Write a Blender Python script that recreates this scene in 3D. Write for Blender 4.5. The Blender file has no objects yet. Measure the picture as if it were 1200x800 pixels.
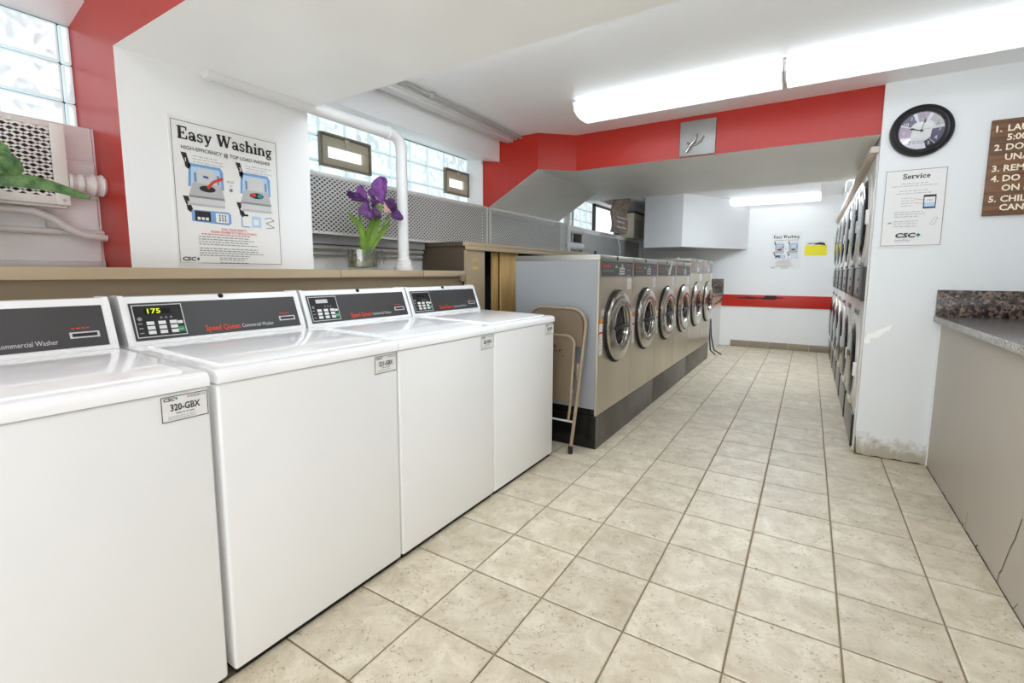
import bpy, bmesh, math, random
from mathutils import Vector, Matrix, noise
random.seed(7)
S = 0.3048            # everything below is written in feet (one floor tile = one foot)
PI = math.pi
scene = bpy.context.scene
COL = scene.collection

# ------------------------------------------------------------------ camera
cam_d = bpy.data.cameras.new('camera')
cam = bpy.data.objects.new('camera', cam_d)
COL.objects.link(cam)
scene.camera = cam
cam_d.sensor_fit = 'HORIZONTAL'
cam_d.sensor_width = 36.0
cam_d.lens = 36.0 * 553.47 / 1200.0
cam_d.shift_y = -(400 - 381.64) / 1200.0
cam_d.clip_start = 0.02
yaw, pitch, roll = 0.55933, 0.11153, 0.00356
_f = Vector((-math.sin(yaw) * math.cos(pitch), math.cos(yaw) * math.cos(pitch), -math.sin(pitch)))
_r = Vector((math.cos(yaw), math.sin(yaw), 0))
_u = _r.cross(_f)
_r2 = math.cos(roll) * _r + math.sin(roll) * _u
_u2 = -math.sin(roll) * _r + math.cos(roll) * _u
M = Matrix((( _r2.x, _u2.x, -_f.x, 3.4827 * S), (_r2.y, _u2.y, -_f.y, -2.6521 * S), (_r2.z, _u2.z, -_f.z, 3.8605 * S), (0, 0, 0, 1)))
cam.matrix_world = M

# ------------------------------------------------------------------ light and exposure
LAMP = 1.0            # ceiling fluorescent diffusers
FARLAMP = 0.9
ADDED_HIDLAMP = 24.0  # added lamp, hidden beyond the wide beam
ADDED_BEAMLAMP = 5.2  # added lamps, hidden behind the first beam
ADDED_NEARLAMP = 2.4  # added lamps out of view, near the camera
GLASSBLOCK = 0.40     # daylit glass block
world = bpy.data.worlds.new('World'); scene.world = world; world.use_nodes = True
bg = world.node_tree.nodes['Background']
bg.inputs[0].default_value = (0.86, 0.93, 1.0, 1); bg.inputs[1].default_value = 0.6
scene.view_settings.view_transform = 'Standard'
scene.view_settings.look = 'None'
scene.view_settings.gamma = 1.0
scene.view_settings.exposure = 1.0
# soft fill light added behind the camera, with no known source there
_l = bpy.data.lights.new('added_fill_light', 'AREA'); _l.shape = 'RECTANGLE'; _l.size = 3.6; _l.size_y = 2.1; _l.energy = 47; _l.color = (0.90, 0.95, 1.0)
_lo = bpy.data.objects.new('added_fill_light', _l); COL.objects.link(_lo)
_lo.location = (3.0 * S, -8.9 * S, 3.6 * S); _lo.rotation_euler = (PI / 2 + 0.3, 0, 0)
scene.cycles.max_bounces = 12
scene.cycles.diffuse_bounces = 8
scene.cycles.caustics_reflective = False
scene.cycles.caustics_refractive = False
scene.cycles.use_denoising = True
scene.cycles.sample_clamp_indirect = 6.0

# ------------------------------------------------------------------ materials
def lin(c):
    def f(v):
        v /= 255.0
        return v / 12.92 if v <= 0.04045 else ((v + 0.055) / 1.055) ** 2.4
    return tuple(f(v) for v in c) + (1.0,)

def mat(name, rgb, rough=0.5, metal=0.0, var=0.0, vscale=3.0, bump=0.0, bscale=40.0, emit=None, estr=0.0, coat=0.0, spec=0.5, stretch=None, rgb2=None):
    m = bpy.data.materials.new(name); m.use_nodes = True
    nt = m.node_tree; N = nt.nodes; L = nt.links
    b = N['Principled BSDF']
    b.inputs['Base Color'].default_value = lin(rgb)
    b.inputs['Roughness'].default_value = rough
    b.inputs['Metallic'].default_value = metal
    b.inputs['Specular IOR Level'].default_value = spec
    b.inputs['Coat Weight'].default_value = coat
    geo = N.new('ShaderNodeNewGeometry')
    vec = geo.outputs['Position']
    if stretch:
        mp = N.new('ShaderNodeMapping'); mp.inputs['Scale'].default_value = stretch
        L.new(vec, mp.inputs['Vector']); vec = mp.outputs['Vector']
    if var or rgb2:
        n = N.new('ShaderNodeTexNoise'); n.inputs['Scale'].default_value = vscale; n.inputs['Detail'].default_value = 6
        L.new(vec, n.inputs['Vector'])
        r = N.new('ShaderNodeValToRGB')
        c1 = lin(rgb); c2 = lin(rgb2) if rgb2 else tuple(max(0, v * (1 - var)) for v in c1[:3]) + (1,)
        r.color_ramp.elements[0].position = 0.35; r.color_ramp.elements[1].position = 0.65
        r.color_ramp.elements[0].color = c2; r.color_ramp.elements[1].color = c1
        L.new(n.outputs['Fac'], r.inputs['Fac']); L.new(r.outputs['Color'], b.inputs['Base Color'])
    if bump:
        n2 = N.new('ShaderNodeTexNoise'); n2.inputs['Scale'].default_value = bscale; n2.inputs['Detail'].default_value = 4
        L.new(vec, n2.inputs['Vector'])
        bp = N.new('ShaderNodeBump'); bp.inputs['Strength'].default_value = bump; bp.inputs['Distance'].default_value = 0.01
        L.new(n2.outputs['Fac'], bp.inputs['Height']); L.new(bp.outputs['Normal'], b.inputs['Normal'])
    if emit:
        b.inputs['Emission Color'].default_value = lin(emit)
        b.inputs['Emission Strength'].default_value = estr
    return m

WALLC = (238, 238, 237)
m_wall = mat('white_wall_paint', WALLC, 0.45, var=0.03, vscale=1.5, bump=0.08, bscale=25)
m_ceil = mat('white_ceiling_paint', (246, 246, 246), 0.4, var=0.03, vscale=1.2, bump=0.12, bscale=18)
m_red = mat('red_gloss_paint', (180, 37, 20), 0.33, var=0.12, vscale=1.4, bump=0.05, bscale=15)
m_redband = mat('red_band_paint', (186, 38, 22), 0.4, var=0.08, vscale=3)
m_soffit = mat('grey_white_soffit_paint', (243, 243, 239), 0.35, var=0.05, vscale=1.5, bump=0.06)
m_brickp = mat('painted_masonry', (238, 240, 240), 0.55, var=0.07, vscale=5, bump=0.35, bscale=22)
m_pipe = mat('white_pipe_paint', (222, 221, 219), 0.4, var=0.04, vscale=8)
m_conduit = mat('grey_pipe_paint', (176, 174, 170), 0.45, var=0.1, vscale=8)
m_guardshade = mat('painted_shade_grey', (150, 150, 150), 0.6, var=0.15, vscale=3)  # grey standing for the shadow under the mesh guard
m_cavity = mat('cavity_shade_grey', (70, 70, 70), 0.8)  # dark grey standing for the shade behind the guard mesh
m_guard = mat('guard_paint', (228, 226, 220), 0.45)
m_guardg = mat('guard_grey_paint', (214, 213, 210), 0.45)
m_tan = mat('tan_shelf_paint', (178, 158, 128), 0.5, var=0.06, vscale=3)
m_tan_shaded = mat('tan_paint_shaded', (150, 132, 106), 0.55, var=0.08, vscale=2)  # the tan darkened for the shadow below the ledge
m_brown = mat('brown_panel', (84, 72, 58), 0.6, var=0.08, vscale=4)
m_wood = mat('bare_pine', (230, 194, 128), 0.6, rgb2=(208, 166, 98), vscale=5, stretch=(5, 5, 0.7))
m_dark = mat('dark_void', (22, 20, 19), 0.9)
m_enamel = mat('white_enamel', (238, 238, 237), 0.25, spec=0.5, coat=0.15)
m_enamel2 = mat('white_enamel_lid', (250, 250, 250), 0.08, spec=0.5, coat=0.1)
m_whiteplastic = mat('white_plastic', (232, 230, 226), 0.35)
m_console = mat('graphite_console', (62, 61, 61), 0.35, var=0.08, vscale=6)
m_black = mat('black_plastic', (18, 18, 19), 0.4)
m_led = mat('yellow_display', (190, 200, 40), 0.5, emit=(205, 215, 40), estr=0.45)
m_lcd = mat('pale_display', (196, 198, 196), 0.3)
m_button = mat('white_button', (222, 222, 220), 0.4)
m_green = mat('green_button', (30, 140, 88), 0.4)
m_brandred = mat('orange_red_print', (214, 70, 46), 0.5)
m_print = mat('black_print', (38, 38, 40), 0.6)
m_grey = mat('grey_print', (138, 138, 138), 0.6)
m_lgrey = mat('light_grey_print', (182, 182, 182), 0.6)
m_silverp = mat('silver_print', (205, 205, 205), 0.5)
m_blue = mat('blue_print', (120, 160, 205), 0.6)
m_lblue = mat('pale_blue_print', (178, 206, 234), 0.6)
m_dblue = mat('deep_blue_print', (50, 92, 150), 0.6)
m_teal = mat('teal_print', (20, 140, 150), 0.6)
m_redprint = mat('red_print', (206, 64, 52), 0.6)
m_paper = mat('white_paper', (232, 231, 228), 0.5)
m_yellow = mat('yellow_paper', (240, 226, 40), 0.6)
m_steel = mat('brushed_stainless', (214, 204, 186), 0.34, metal=1.0, var=0.1, vscale=2.5, bump=0.03, bscale=60, stretch=(1, 1, 0.12))
m_chrome = mat('door_ring_steel', (190, 184, 176), 0.16, metal=1.0)
m_drum = mat('drum_steel', (196, 194, 190), 0.22, metal=1.0, bump=0.25, bscale=22)
m_gasketshade = mat('black_gasket_shade', (20, 20, 20), 0.6)  # black for the gasket and the painted shadow ring around the door
m_side = mat('grey_machine_side', (146, 148, 150), 0.35, var=0.05, vscale=2)
m_panel = mat('charcoal_control_panel', (66, 64, 62), 0.4)
m_panelfar = mat('grey_control_panel', (112, 110, 106), 0.4)
m_plinth = mat('dark_plinth', (104, 97, 90), 0.4, rgb2=(82, 76, 69), vscale=6)
m_blackgloss = mat('black_gloss', (14, 14, 14), 0.25)
m_chair = mat('beige_chair_enamel', (116, 99, 78), 0.35, var=0.06, vscale=10)
m_chairf = mat('beige_chair_tube', (146, 128, 103), 0.32)
m_rubber = mat('dark_rubber', (30, 27, 25), 0.8)
m_metalgrey = mat('grey_metal_panel', (158, 158, 155), 0.4, metal=0.3, var=0.12, vscale=3)
m_acbeige = mat('beige_appliance', (196, 190, 170), 0.5)
m_acdark = mat('appliance_grille', (128, 122, 102), 0.6)
m_frame_olive = mat('olive_beige_frame', (188, 180, 158), 0.5, var=0.08, vscale=9)
m_framedark = mat('dark_window_frame', (70, 72, 78), 0.5)
m_duct = mat('grey_white_duct_paint', (212, 212, 212), 0.45, var=0.03)
m_drywhite = mat('dryer_white', (224, 220, 214), 0.3)
m_drysteel = mat('dryer_grey_panel', (128, 124, 118), 0.35, metal=0.4)
m_dryglass = mat('dryer_dark_glass', (16, 16, 17), 0.08, spec=0.6)
m_dot = mat('painted_glint', (190, 188, 184), 0.3)  # light tone for reflections painted on the dryer glass
m_counter = mat('greige_counter_front', (184, 174, 161), 0.42, var=0.04, vscale=2)
m_crack = mat('dark_crack', (58, 48, 40), 0.9)
m_grime = mat('floor_grime', (92, 78, 60), 0.9)
m_peel = mat('bare_plaster', (253, 252, 249), 0.7)
m_clock = mat('black_clock_rim', (30, 30, 32), 0.35)
m_dial = mat('clock_dial', (224, 222, 226), 0.5)
m_mauve = mat('mauve_print', (180, 160, 178), 0.6)
m_violet = mat('violet_print', (92, 86, 112), 0.6)
m_ivory = mat('ivory_letter', (246, 232, 204), 0.6)
m_walnut = mat('brown_wood_sign', (126, 84, 46), 0.45, rgb2=(92, 58, 30), vscale=5, stretch=(1.5, 1, 14))
m_oldwood = mat('weathered_board', (150, 130, 116), 0.6, rgb2=(104, 86, 76), vscale=4, stretch=(2, 2, 9))
m_petal = mat('purple_petal', (96, 44, 112), 0.6, rgb2=(58, 22, 74), vscale=28)
m_petal2 = mat('violet_petal', (124, 66, 140), 0.6, rgb2=(86, 38, 104), vscale=28)
m_throat = mat('pale_petal_throat', (196, 150, 140), 0.6)
m_stem = mat('leaf_green', (112, 142, 46), 0.5, rgb2=(78, 112, 32), vscale=14)
m_leafd = mat('dark_striped_leaf', (104, 138, 76), 0.45, rgb2=(46, 82, 40), vscale=30)
m_root = mat('grey_twine', (110, 106, 100), 0.8)
m_clay = mat('terracotta_pot', (150, 92, 64), 0.7)
m_concrete = mat('grout', (142, 126, 100), 0.85, var=0.1, vscale=10)
m_base = mat('brown_tile_baseboard', (150, 136, 116), 0.5, var=0.1, vscale=6)
m_scrape = mat('torn_black_patch', (44, 34, 30), 0.8)
m_crackceil = mat('ceiling_seam', (236, 236, 234), 0.6)

def granite(name, cols, scale):
    m = bpy.data.materials.new(name); m.use_nodes = True
    nt = m.node_tree; N = nt.nodes; L = nt.links; b = N['Principled BSDF']
    geo = N.new('ShaderNodeNewGeometry')
    v = N.new('ShaderNodeTexVoronoi'); v.inputs['Scale'].default_value = scale
    n = N.new('ShaderNodeTexNoise'); n.inputs['Scale'].default_value = scale * 0.7; n.inputs['Detail'].default_value = 5
    L.new(geo.outputs['Position'], v.inputs['Vector']); L.new(geo.outputs['Position'], n.inputs['Vector'])
    sx = N.new('ShaderNodeSeparateColor'); L.new(v.outputs['Color'], sx.inputs['Color'])
    mx = N.new('ShaderNodeMath'); mx.operation = 'MULTIPLY_ADD'; mx.inputs[1].default_value = 0.55
    L.new(sx.outputs['Red'], mx.inputs[0])
    m2 = N.new('ShaderNodeMath'); m2.operation = 'MULTIPLY'; m2.inputs[1].default_value = 0.45
    L.new(n.outputs['Fac'], m2.inputs[0]); L.new(m2.outputs[0], mx.inputs[2])
    r = N.new('ShaderNodeValToRGB')
    r.color_ramp.elements[0].color = lin(cols[0]); r.color_ramp.elements[0].position = 0.2
    r.color_ramp.elements[1].color = lin(cols[2]); r.color_ramp.elements[1].position = 0.85
    e = r.color_ramp.elements.new(0.5); e.color = lin(cols[1])
    L.new(mx.outputs[0], r.inputs['Fac']); L.new(r.outputs['Color'], b.inputs['Base Color'])
    b.inputs['Roughness'].default_value = 0.25
    return m
m_granite = granite('brown_granite', ((24, 20, 18), (72, 58, 50), (150, 128, 114)), 75)
m_granitetop = granite('grey_granite', ((52, 49, 47), (96, 92, 88), (150, 145, 140)), 150)
m_graniteedge = granite('pale_granite_edge', ((120, 116, 108), (160, 156, 148), (196, 192, 184)), 170)

def dirty_wall():
    m = mat('scuffed_pillar_paint', (230, 232, 232), 0.45, bump=0.08, bscale=25)
    nt = m.node_tree; N = nt.nodes; L = nt.links; b = N['Principled BSDF']
    geo = N.new('ShaderNodeNewGeometry'); sp = N.new('ShaderNodeSeparateXYZ'); L.new(geo.outputs['Position'], sp.inputs[0])
    mr = N.new('ShaderNodeMapRange'); mr.inputs['From Min'].default_value = 0.0; mr.inputs['From Max'].default_value = 0.22; mr.inputs['To Min'].default_value = 0.62; mr.inputs['To Max'].default_value = 0.0
    L.new(sp.outputs['Z'], mr.inputs['Value'])
    n = N.new('ShaderNodeTexNoise'); n.inputs['Scale'].default_value = 16; n.inputs['Detail'].default_value = 8; n.inputs['Roughness'].default_value = 0.7
    L.new(geo.outputs['Position'], n.inputs['Vector'])
    sub = N.new('ShaderNodeMath'); sub.operation = 'ADD'; L.new(n.outputs['Fac'], sub.inputs[0]); L.new(mr.outputs['Result'], sub.inputs[1])
    r = N.new('ShaderNodeValToRGB')
    r.color_ramp.elements[0].position = 0.72; r.color_ramp.elements[0].color = lin((230, 232, 232))
    r.color_ramp.elements[1].position = 1.0; r.color_ramp.elements[1].color = lin((176, 168, 150))
    L.new(sub.outputs[0], r.inputs['Fac']); L.new(r.outputs['Color'], b.inputs['Base Color'])
    return m
m_pillar = dirty_wall()
def tile_material():
    m = bpy.data.materials.new('beige_stone_tile'); m.use_nodes = True
    nt = m.node_tree; N = nt.nodes; L = nt.links; b = N['Principled BSDF']
    geo = N.new('ShaderNodeNewGeometry'); oi = N.new('ShaderNodeObjectInfo')
    add = N.new('ShaderNodeVectorMath'); add.operation = 'MULTIPLY_ADD'
    comb = N.new('ShaderNodeCombineXYZ')
    mul = N.new('ShaderNodeMath'); mul.operation = 'MULTIPLY'; mul.inputs[1].default_value = 37.0
    L.new(oi.outputs['Random'], mul.inputs[0]); L.new(mul.outputs[0], comb.inputs[0]); L.new(mul.outputs[0], comb.inputs[2])
    ad = N.new('ShaderNodeVectorMath'); ad.operation = 'ADD'
    L.new(geo.outputs['Position'], ad.inputs[0]); L.new(comb.outputs[0], ad.inputs[1])
    vec = ad.outputs[0]
    n1 = N.new('ShaderNodeTexNoise'); n1.inputs['Scale'].default_value = 9; n1.inputs['Detail'].default_value = 8; n1.inputs['Roughness'].default_value = 0.65; n1.inputs['Distortion'].default_value = 0.6
    L.new(vec, n1.inputs['Vector'])
    r1 = N.new('ShaderNodeValToRGB')
    r1.color_ramp.elements[0].position = 0.33; r1.color_ramp.elements[0].color = lin((190, 176, 150))
    r1.color_ramp.elements[1].position = 0.66; r1.color_ramp.elements[1].color = lin((222, 212, 191))
    L.new(n1.outputs['Fac'], r1.inputs['Fac'])
    n2 = N.new('ShaderNodeTexNoise'); n2.inputs['Scale'].default_value = 78; n2.inputs['Detail'].default_value = 5; n2.inputs['Distortion'].default_value = 1.2
    L.new(vec, n2.inputs['Vector'])
    n3 = N.new('ShaderNodeTexNoise'); n3.inputs['Scale'].default_value = 12; n3.inputs['Detail'].default_value = 3
    L.new(vec, n3.inputs['Vector'])
    r2 = N.new('ShaderNodeValToRGB')
    r2.color_ramp.elements[0].position = 0.30; r2.color_ramp.elements[0].color = (1, 1, 1, 1)
    r2.color_ramp.elements[1].position = 0.44; r2.color_ramp.elements[1].color = (0, 0, 0, 1)
    L.new(n2.outputs['Fac'], r2.inputs['Fac'])
    r3 = N.new('ShaderNodeValToRGB')
    r3.color_ramp.elements[0].position = 0.36; r3.color_ramp.elements[1].position = 0.58
    L.new(n3.outputs['Fac'], r3.inputs['Fac'])
    mm = N.new('ShaderNodeMath'); mm.operation = 'MULTIPLY'
    L.new(r2.outputs['Color'], mm.inputs[0]); L.new(r3.outputs['Color'], mm.inputs[1])
    mix = N.new('ShaderNodeMix'); mix.data_type = 'RGBA'
    L.new(mm.outputs[0], mix.inputs['Factor']); L.new(r1.outputs['Color'], mix.inputs['A']); mix.inputs['B'].default_value = lin((146, 130, 102))
    hsv = N.new('ShaderNodeHueSaturation')
    mr = N.new('ShaderNodeMapRange'); mr.inputs['To Min'].default_value = 0.94; mr.inputs['To Max'].default_value = 1.05
    L.new(oi.outputs['Random'], mr.inputs['Value']); L.new(mr.outputs['Result'], hsv.inputs['Value'])
    L.new(mix.outputs['Result'], hsv.inputs['Color']); L.new(hsv.outputs['Color'], b.inputs['Base Color'])
    b.inputs['Roughness'].default_value = 0.42
    bp = N.new('ShaderNodeBump'); bp.inputs['Strength'].default_value = 0.15; bp.inputs['Distance'].default_value = 0.004
    L.new(n2.outputs['Fac'], bp.inputs['Height']); L.new(bp.outputs['Normal'], b.inputs['Normal'])
    return m
m_tile = tile_material()

def glassblock_material():
    m = bpy.data.materials.new('daylit_glass_block'); m.use_nodes = True
    nt = m.node_tree; N = nt.nodes; L = nt.links; b = N['Principled BSDF']
    geo = N.new('ShaderNodeNewGeometry')
    n = N.new('ShaderNodeTexNoise'); n.inputs['Scale'].default_value = 15; n.inputs['Detail'].default_value = 1.5; n.inputs['Distortion'].default_value = 1.1
    L.new(geo.outputs['Position'], n.inputs['Vector'])
    r = N.new('ShaderNodeValToRGB')
    r.color_ramp.elements[0].position = 0.36; r.color_ramp.elements[0].color = (0.46, 0.54, 0.57, 1)
    r.color_ramp.elements[1].position = 0.47; r.color_ramp.elements[1].color = (0.86, 0.94, 0.97, 1)
    L.new(n.outputs['Fac'], r.inputs['Fac'])
    b.inputs['Base Color'].default_value = lin((200, 215, 220))
    b.inputs['Roughness'].default_value = 0.12
    L.new(r.outputs['Color'], b.inputs['Emission Color'])
    b.inputs['Emission Strength'].default_value = GLASSBLOCK
    bp = N.new('ShaderNodeBump'); bp.inputs['Strength'].default_value = 0.6; bp.inputs['Distance'].default_value = 0.02
    L.new(n.outputs['Fac'], bp.inputs['Height']); L.new(bp.outputs['Normal'], b.inputs['Normal'])
    return m
m_gblock = glassblock_material()
m_gedge = mat('glass_block_edge', (196, 212, 214), 0.2, emit=(196, 216, 220), estr=0.3)

def glass_material(name, tint, gloss=0.12):
    m = bpy.data.materials.new(name); m.use_nodes = True
    nt = m.node_tree; N = nt.nodes; L = nt.links
    N.remove(N['Principled BSDF'])
    t = N.new('ShaderNodeBsdfTransparent'); t.inputs[0].default_value = tint
    g = N.new('ShaderNodeBsdfGlossy'); g.inputs['Roughness'].default_value = 0.03
    mx = N.new('ShaderNodeMixShader'); mx.inputs[0].default_value = gloss
    L.new(t.outputs[0], mx.inputs[1]); L.new(g.outputs[0], mx.inputs[2])
    L.new(mx.outputs[0], N['Material Output'].inputs['Surface'])
    return m
m_pane = glass_material('window_pane_glass', (0.93, 0.96, 1, 1), 0.06)
m_doorglass = glass_material('smoked_door_glass', (0.62, 0.62, 0.62, 1), 0.1)
m_potglass = glass_material('clear_pot_glass', (0.86, 0.88, 0.84, 1), 0.1)
m_clockglass = glass_material('clock_glass', (0.96, 0.96, 0.97, 1), 0.06)
m_water = glass_material('murky_water', (0.6, 0.57, 0.46, 1), 0.04)

def diffuser_material(name, s):
    return mat(name, (240, 240, 240), 0.3, emit=(234, 245, 255), estr=s)
m_diff = diffuser_material('lit_diffuser', LAMP)
m_difffar = diffuser_material('lit_far_diffuser', FARLAMP)
m_diffadd_beam = diffuser_material('added_beam_diffuser', ADDED_BEAMLAMP)
m_diffadd_near = diffuser_material('added_near_diffuser', ADDED_NEARLAMP)
m_diffadd_hid = diffuser_material('added_hidden_diffuser', ADDED_HIDLAMP)
m_diffdim = mat('diffuser_ridge', (225, 226, 228), 0.35, emit=(238, 246, 255), estr=0.36)

# ------------------------------------------------------------------ mesh builder (feet)
BASE = {}
class MB:
    def __init__(s):
        s.bm = bmesh.new(); s.mats = []; s.mi = 0
    def use(s, m):
        if m not in s.mats: s.mats.append(m)
        s.mi = s.mats.index(m); return s
    def _tag(s, faces):
        for f in faces: f.material_index = s.mi
    def quad(s, *p):
        f = s.bm.faces.new([s.bm.verts.new(q) for q in p]); f.material_index = s.mi; return s
    poly = quad
    def box(s, x0, x1, y0, y1, z0, z1, bev=0.0, seg=2, skip=()):
        mt = Matrix.Translation(((x0 + x1) / 2, (y0 + y1) / 2, (z0 + z1) / 2)) @ Matrix.Diagonal((abs(x1 - x0), abs(y1 - y0), abs(z1 - z0), 1))
        r = bmesh.ops.create_cube(s.bm, size=1.0, matrix=mt)
        vs = r['verts']; fs = {f for v in vs for f in v.link_faces}
        s._tag(fs)
        if skip:
            dead = []
            for f in fs:
                n = f.normal if f.normal.length else (f.normal_update() or f.normal)
                f.normal_update(); n = f.normal
                for k in skip:
                    ax = 'xyz'.index(k[1]); sg = 1 if k[0] == '+' else -1
                    if n[ax] * sg > 0.9: dead.append(f)
            bmesh.ops.delete(s.bm, geom=dead, context='FACES_ONLY')
        if bev:
            es = {e for v in vs if v.is_valid for e in v.link_edges}
            r2 = bmesh.ops.bevel(s.bm, geom=list(es), offset=bev, segments=seg, affect='EDGES', profile=0.5)
            s._tag(r2['faces'])
        return s
    def prism(s, pts, axis, a, b):
        """extrude polygon pts (2-D) along axis from a to b; 2-D axes are the other two in xyz order"""
        def P(p, h):
            if axis == 'x': return (h, p[0], p[1])
            if axis == 'y': return (p[0], h, p[1])
            return (p[0], p[1], h)
        A = [s.bm.verts.new(P(p, a)) for p in pts]; B = [s.bm.verts.new(P(p, b)) for p in pts]
        n = len(pts); fs = [s.bm.faces.new(A[::-1]), s.bm.faces.new(B)]
        for i in range(n): fs.append(s.bm.faces.new((A[i], A[(i + 1) % n], B[(i + 1) % n], B[i])))
        s._tag(fs); bmesh.ops.recalc_face_normals(s.bm, faces=fs); return s
    def lathe(s, axis, c, prof, n=32, a0=0, a1=2 * PI):
        """prof = [(radius, height along axis)]"""
        rings = []; full = abs(a1 - a0 - 2 * PI) < 1e-6; k = n if full else n + 1
        for r, h in prof:
            ring = []
            if r < 1e-6:
                v = s.bm.verts.new(s._ax(axis, c, 0, 0, h)); ring = [v] * k
            else:
                for i in range(k):
                    a = a0 + (a1 - a0) * i / n
                    ring.append(s.bm.verts.new(s._ax(axis, c, r * math.cos(a), r * math.sin(a), h)))
            rings.append(ring)
        fs = []
        for A, B in zip(rings, rings[1:]):
            for i in range(n):
                j = (i + 1) % k
                q = [A[i], A[j], B[j], B[i]]; u = []
                for v in q:
                    if v not in u: u.append(v)
                if len(u) > 2:
                    try: fs.append(s.bm.faces.new(u))
                    except ValueError: pass
        s._tag(fs); bmesh.ops.recalc_face_normals(s.bm, faces=fs); return s
    def _ax(s, axis, c, u, v, h):
        if axis == 'x': return (c[0] + h, c[1] + u, c[2] + v)
        if axis == 'y': return (c[0] + u, c[1] + h, c[2] + v)
        return (c[0] + u, c[1] + v, c[2] + h)
    def tube(s, pts, r, n=10, cap=True, closed=False):
        pts = [Vector(p) for p in pts]; rings = []; N = len(pts)
        up = None
        for i, p in enumerate(pts):
            t = (pts[(i + 1) % N] - pts[i - 1]) if closed or 0 < i < N - 1 else (pts[1] - pts[0] if i == 0 else pts[-1] - pts[-2])
            t.normalize()
            if up is None:
                up = Vector((0, 0, 1)) if abs(t.z) < 0.9 else Vector((1, 0, 0))
            up = (up - t * up.dot(t)).normalized(); sd = t.cross(up)
            rr = r[i] if isinstance(r, (list, tuple)) else r
            rings.append([s.bm.verts.new(p + (up * math.cos(2 * PI * k / n) + sd * math.sin(2 * PI * k / n)) * rr) for k in range(n)])
        fs = []
        pairs = list(zip(rings, rings[1:])) + ([(rings[-1], rings[0])] if closed else [])
        for A, B in pairs:
            for k in range(n): fs.append(s.bm.faces.new((A[k], A[(k + 1) % n], B[(k + 1) % n], B[k])))
        if cap and not closed: fs += [s.bm.faces.new(rings[0][::-1]), s.bm.faces.new(rings[-1])]
        s._tag(fs); bmesh.ops.recalc_face_normals(s.bm, faces=fs); return s
    def build(s, name, m=None, parent=None, base=None, smooth=True, angle=35):
        b = Vector(base) if base is not None else (BASE[parent.name] if parent else None)
        if b is None:
            vs = [v.co for v in s.bm.verts]
            b = Vector(((min(v.x for v in vs) + max(v.x for v in vs)) / 2, (min(v.y for v in vs) + max(v.y for v in vs)) / 2, min(v.z for v in vs)))
        for v in s.bm.verts: v.co = (v.co - b) * S
        me = bpy.data.meshes.new(name); s.bm.to_mesh(me); s.bm.free()
        for q in (s.mats or [m]): me.materials.append(q)
        if smooth:
            me.shade_smooth(); me.set_sharp_from_angle(angle=math.radians(angle))
        o = bpy.data.objects.new(name, me); COL.objects.link(o)
        BASE[o.name] = b
        if parent: o.parent = parent
        else: o.location = b * S
        return o

def thing(name, label, cat, base, group=None, rot=0):
    o = bpy.data.objects.new(name, None); COL.objects.link(o); o.empty_display_size = 0.05
    o.location = Vector(base) * S; BASE[o.name] = Vector(base)
    o['label'] = label; o['category'] = cat
    if group: o['group'] = group
    return o
def tag(o, label, cat, group=None):
    o['label'] = label; o['category'] = cat
    if group: o['group'] = group
    return o
def struct(o): o['kind'] = 'structure'; return o
def stuff(o): o['kind'] = 'stuff'; return o
def sroot(name, base):
    o = bpy.data.objects.new(name, None); COL.objects.link(o); o.location = Vector(base) * S
    BASE[o.name] = Vector(base); o['kind'] = 'structure'; return o
def dup(root, d, label=None):
    c = root.copy(); COL.objects.link(c); c.location = root.location + Vector(d) * S
    BASE[c.name] = BASE[root.name] + Vector(d)
    if label: c['label'] = label
    for ch in list(root.children):
        k = ch.copy(); COL.objects.link(k); k.parent = c; BASE[k.name] = BASE[c.name]
        for g in list(ch.children):
            q = g.copy(); COL.objects.link(q); q.parent = k; BASE[q.name] = BASE[c.name]
    return c

# ------------------------------------------------------------------ flat print on a plane: u to the reader's right, v up
FONT_CACHE = {}
def glyphs(txt, bold):
    key = (txt, bold)
    if key not in FONT_CACHE:
        cu = bpy.data.curves.new('lettering_curve', 'FONT'); cu.body = txt; cu.size = 1.0; cu.resolution_u = 2; cu.fill_mode = 'FRONT'; cu.offset = bold
        ob = bpy.data.objects.new('lettering_curve', cu)
        me = bpy.data.meshes.new_from_object(ob)
        vs = [tuple(v.co[:2]) for v in me.vertices]; fs = [tuple(p.vertices) for p in me.polygons]
        bpy.data.objects.remove(ob); bpy.data.curves.remove(cu); bpy.data.meshes.remove(me)
        w = (min(v[0] for v in vs), max(v[0] for v in vs)) if vs else (0, 0)
        FONT_CACHE[key] = (vs, fs, w)
    return FONT_CACHE[key]

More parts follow.
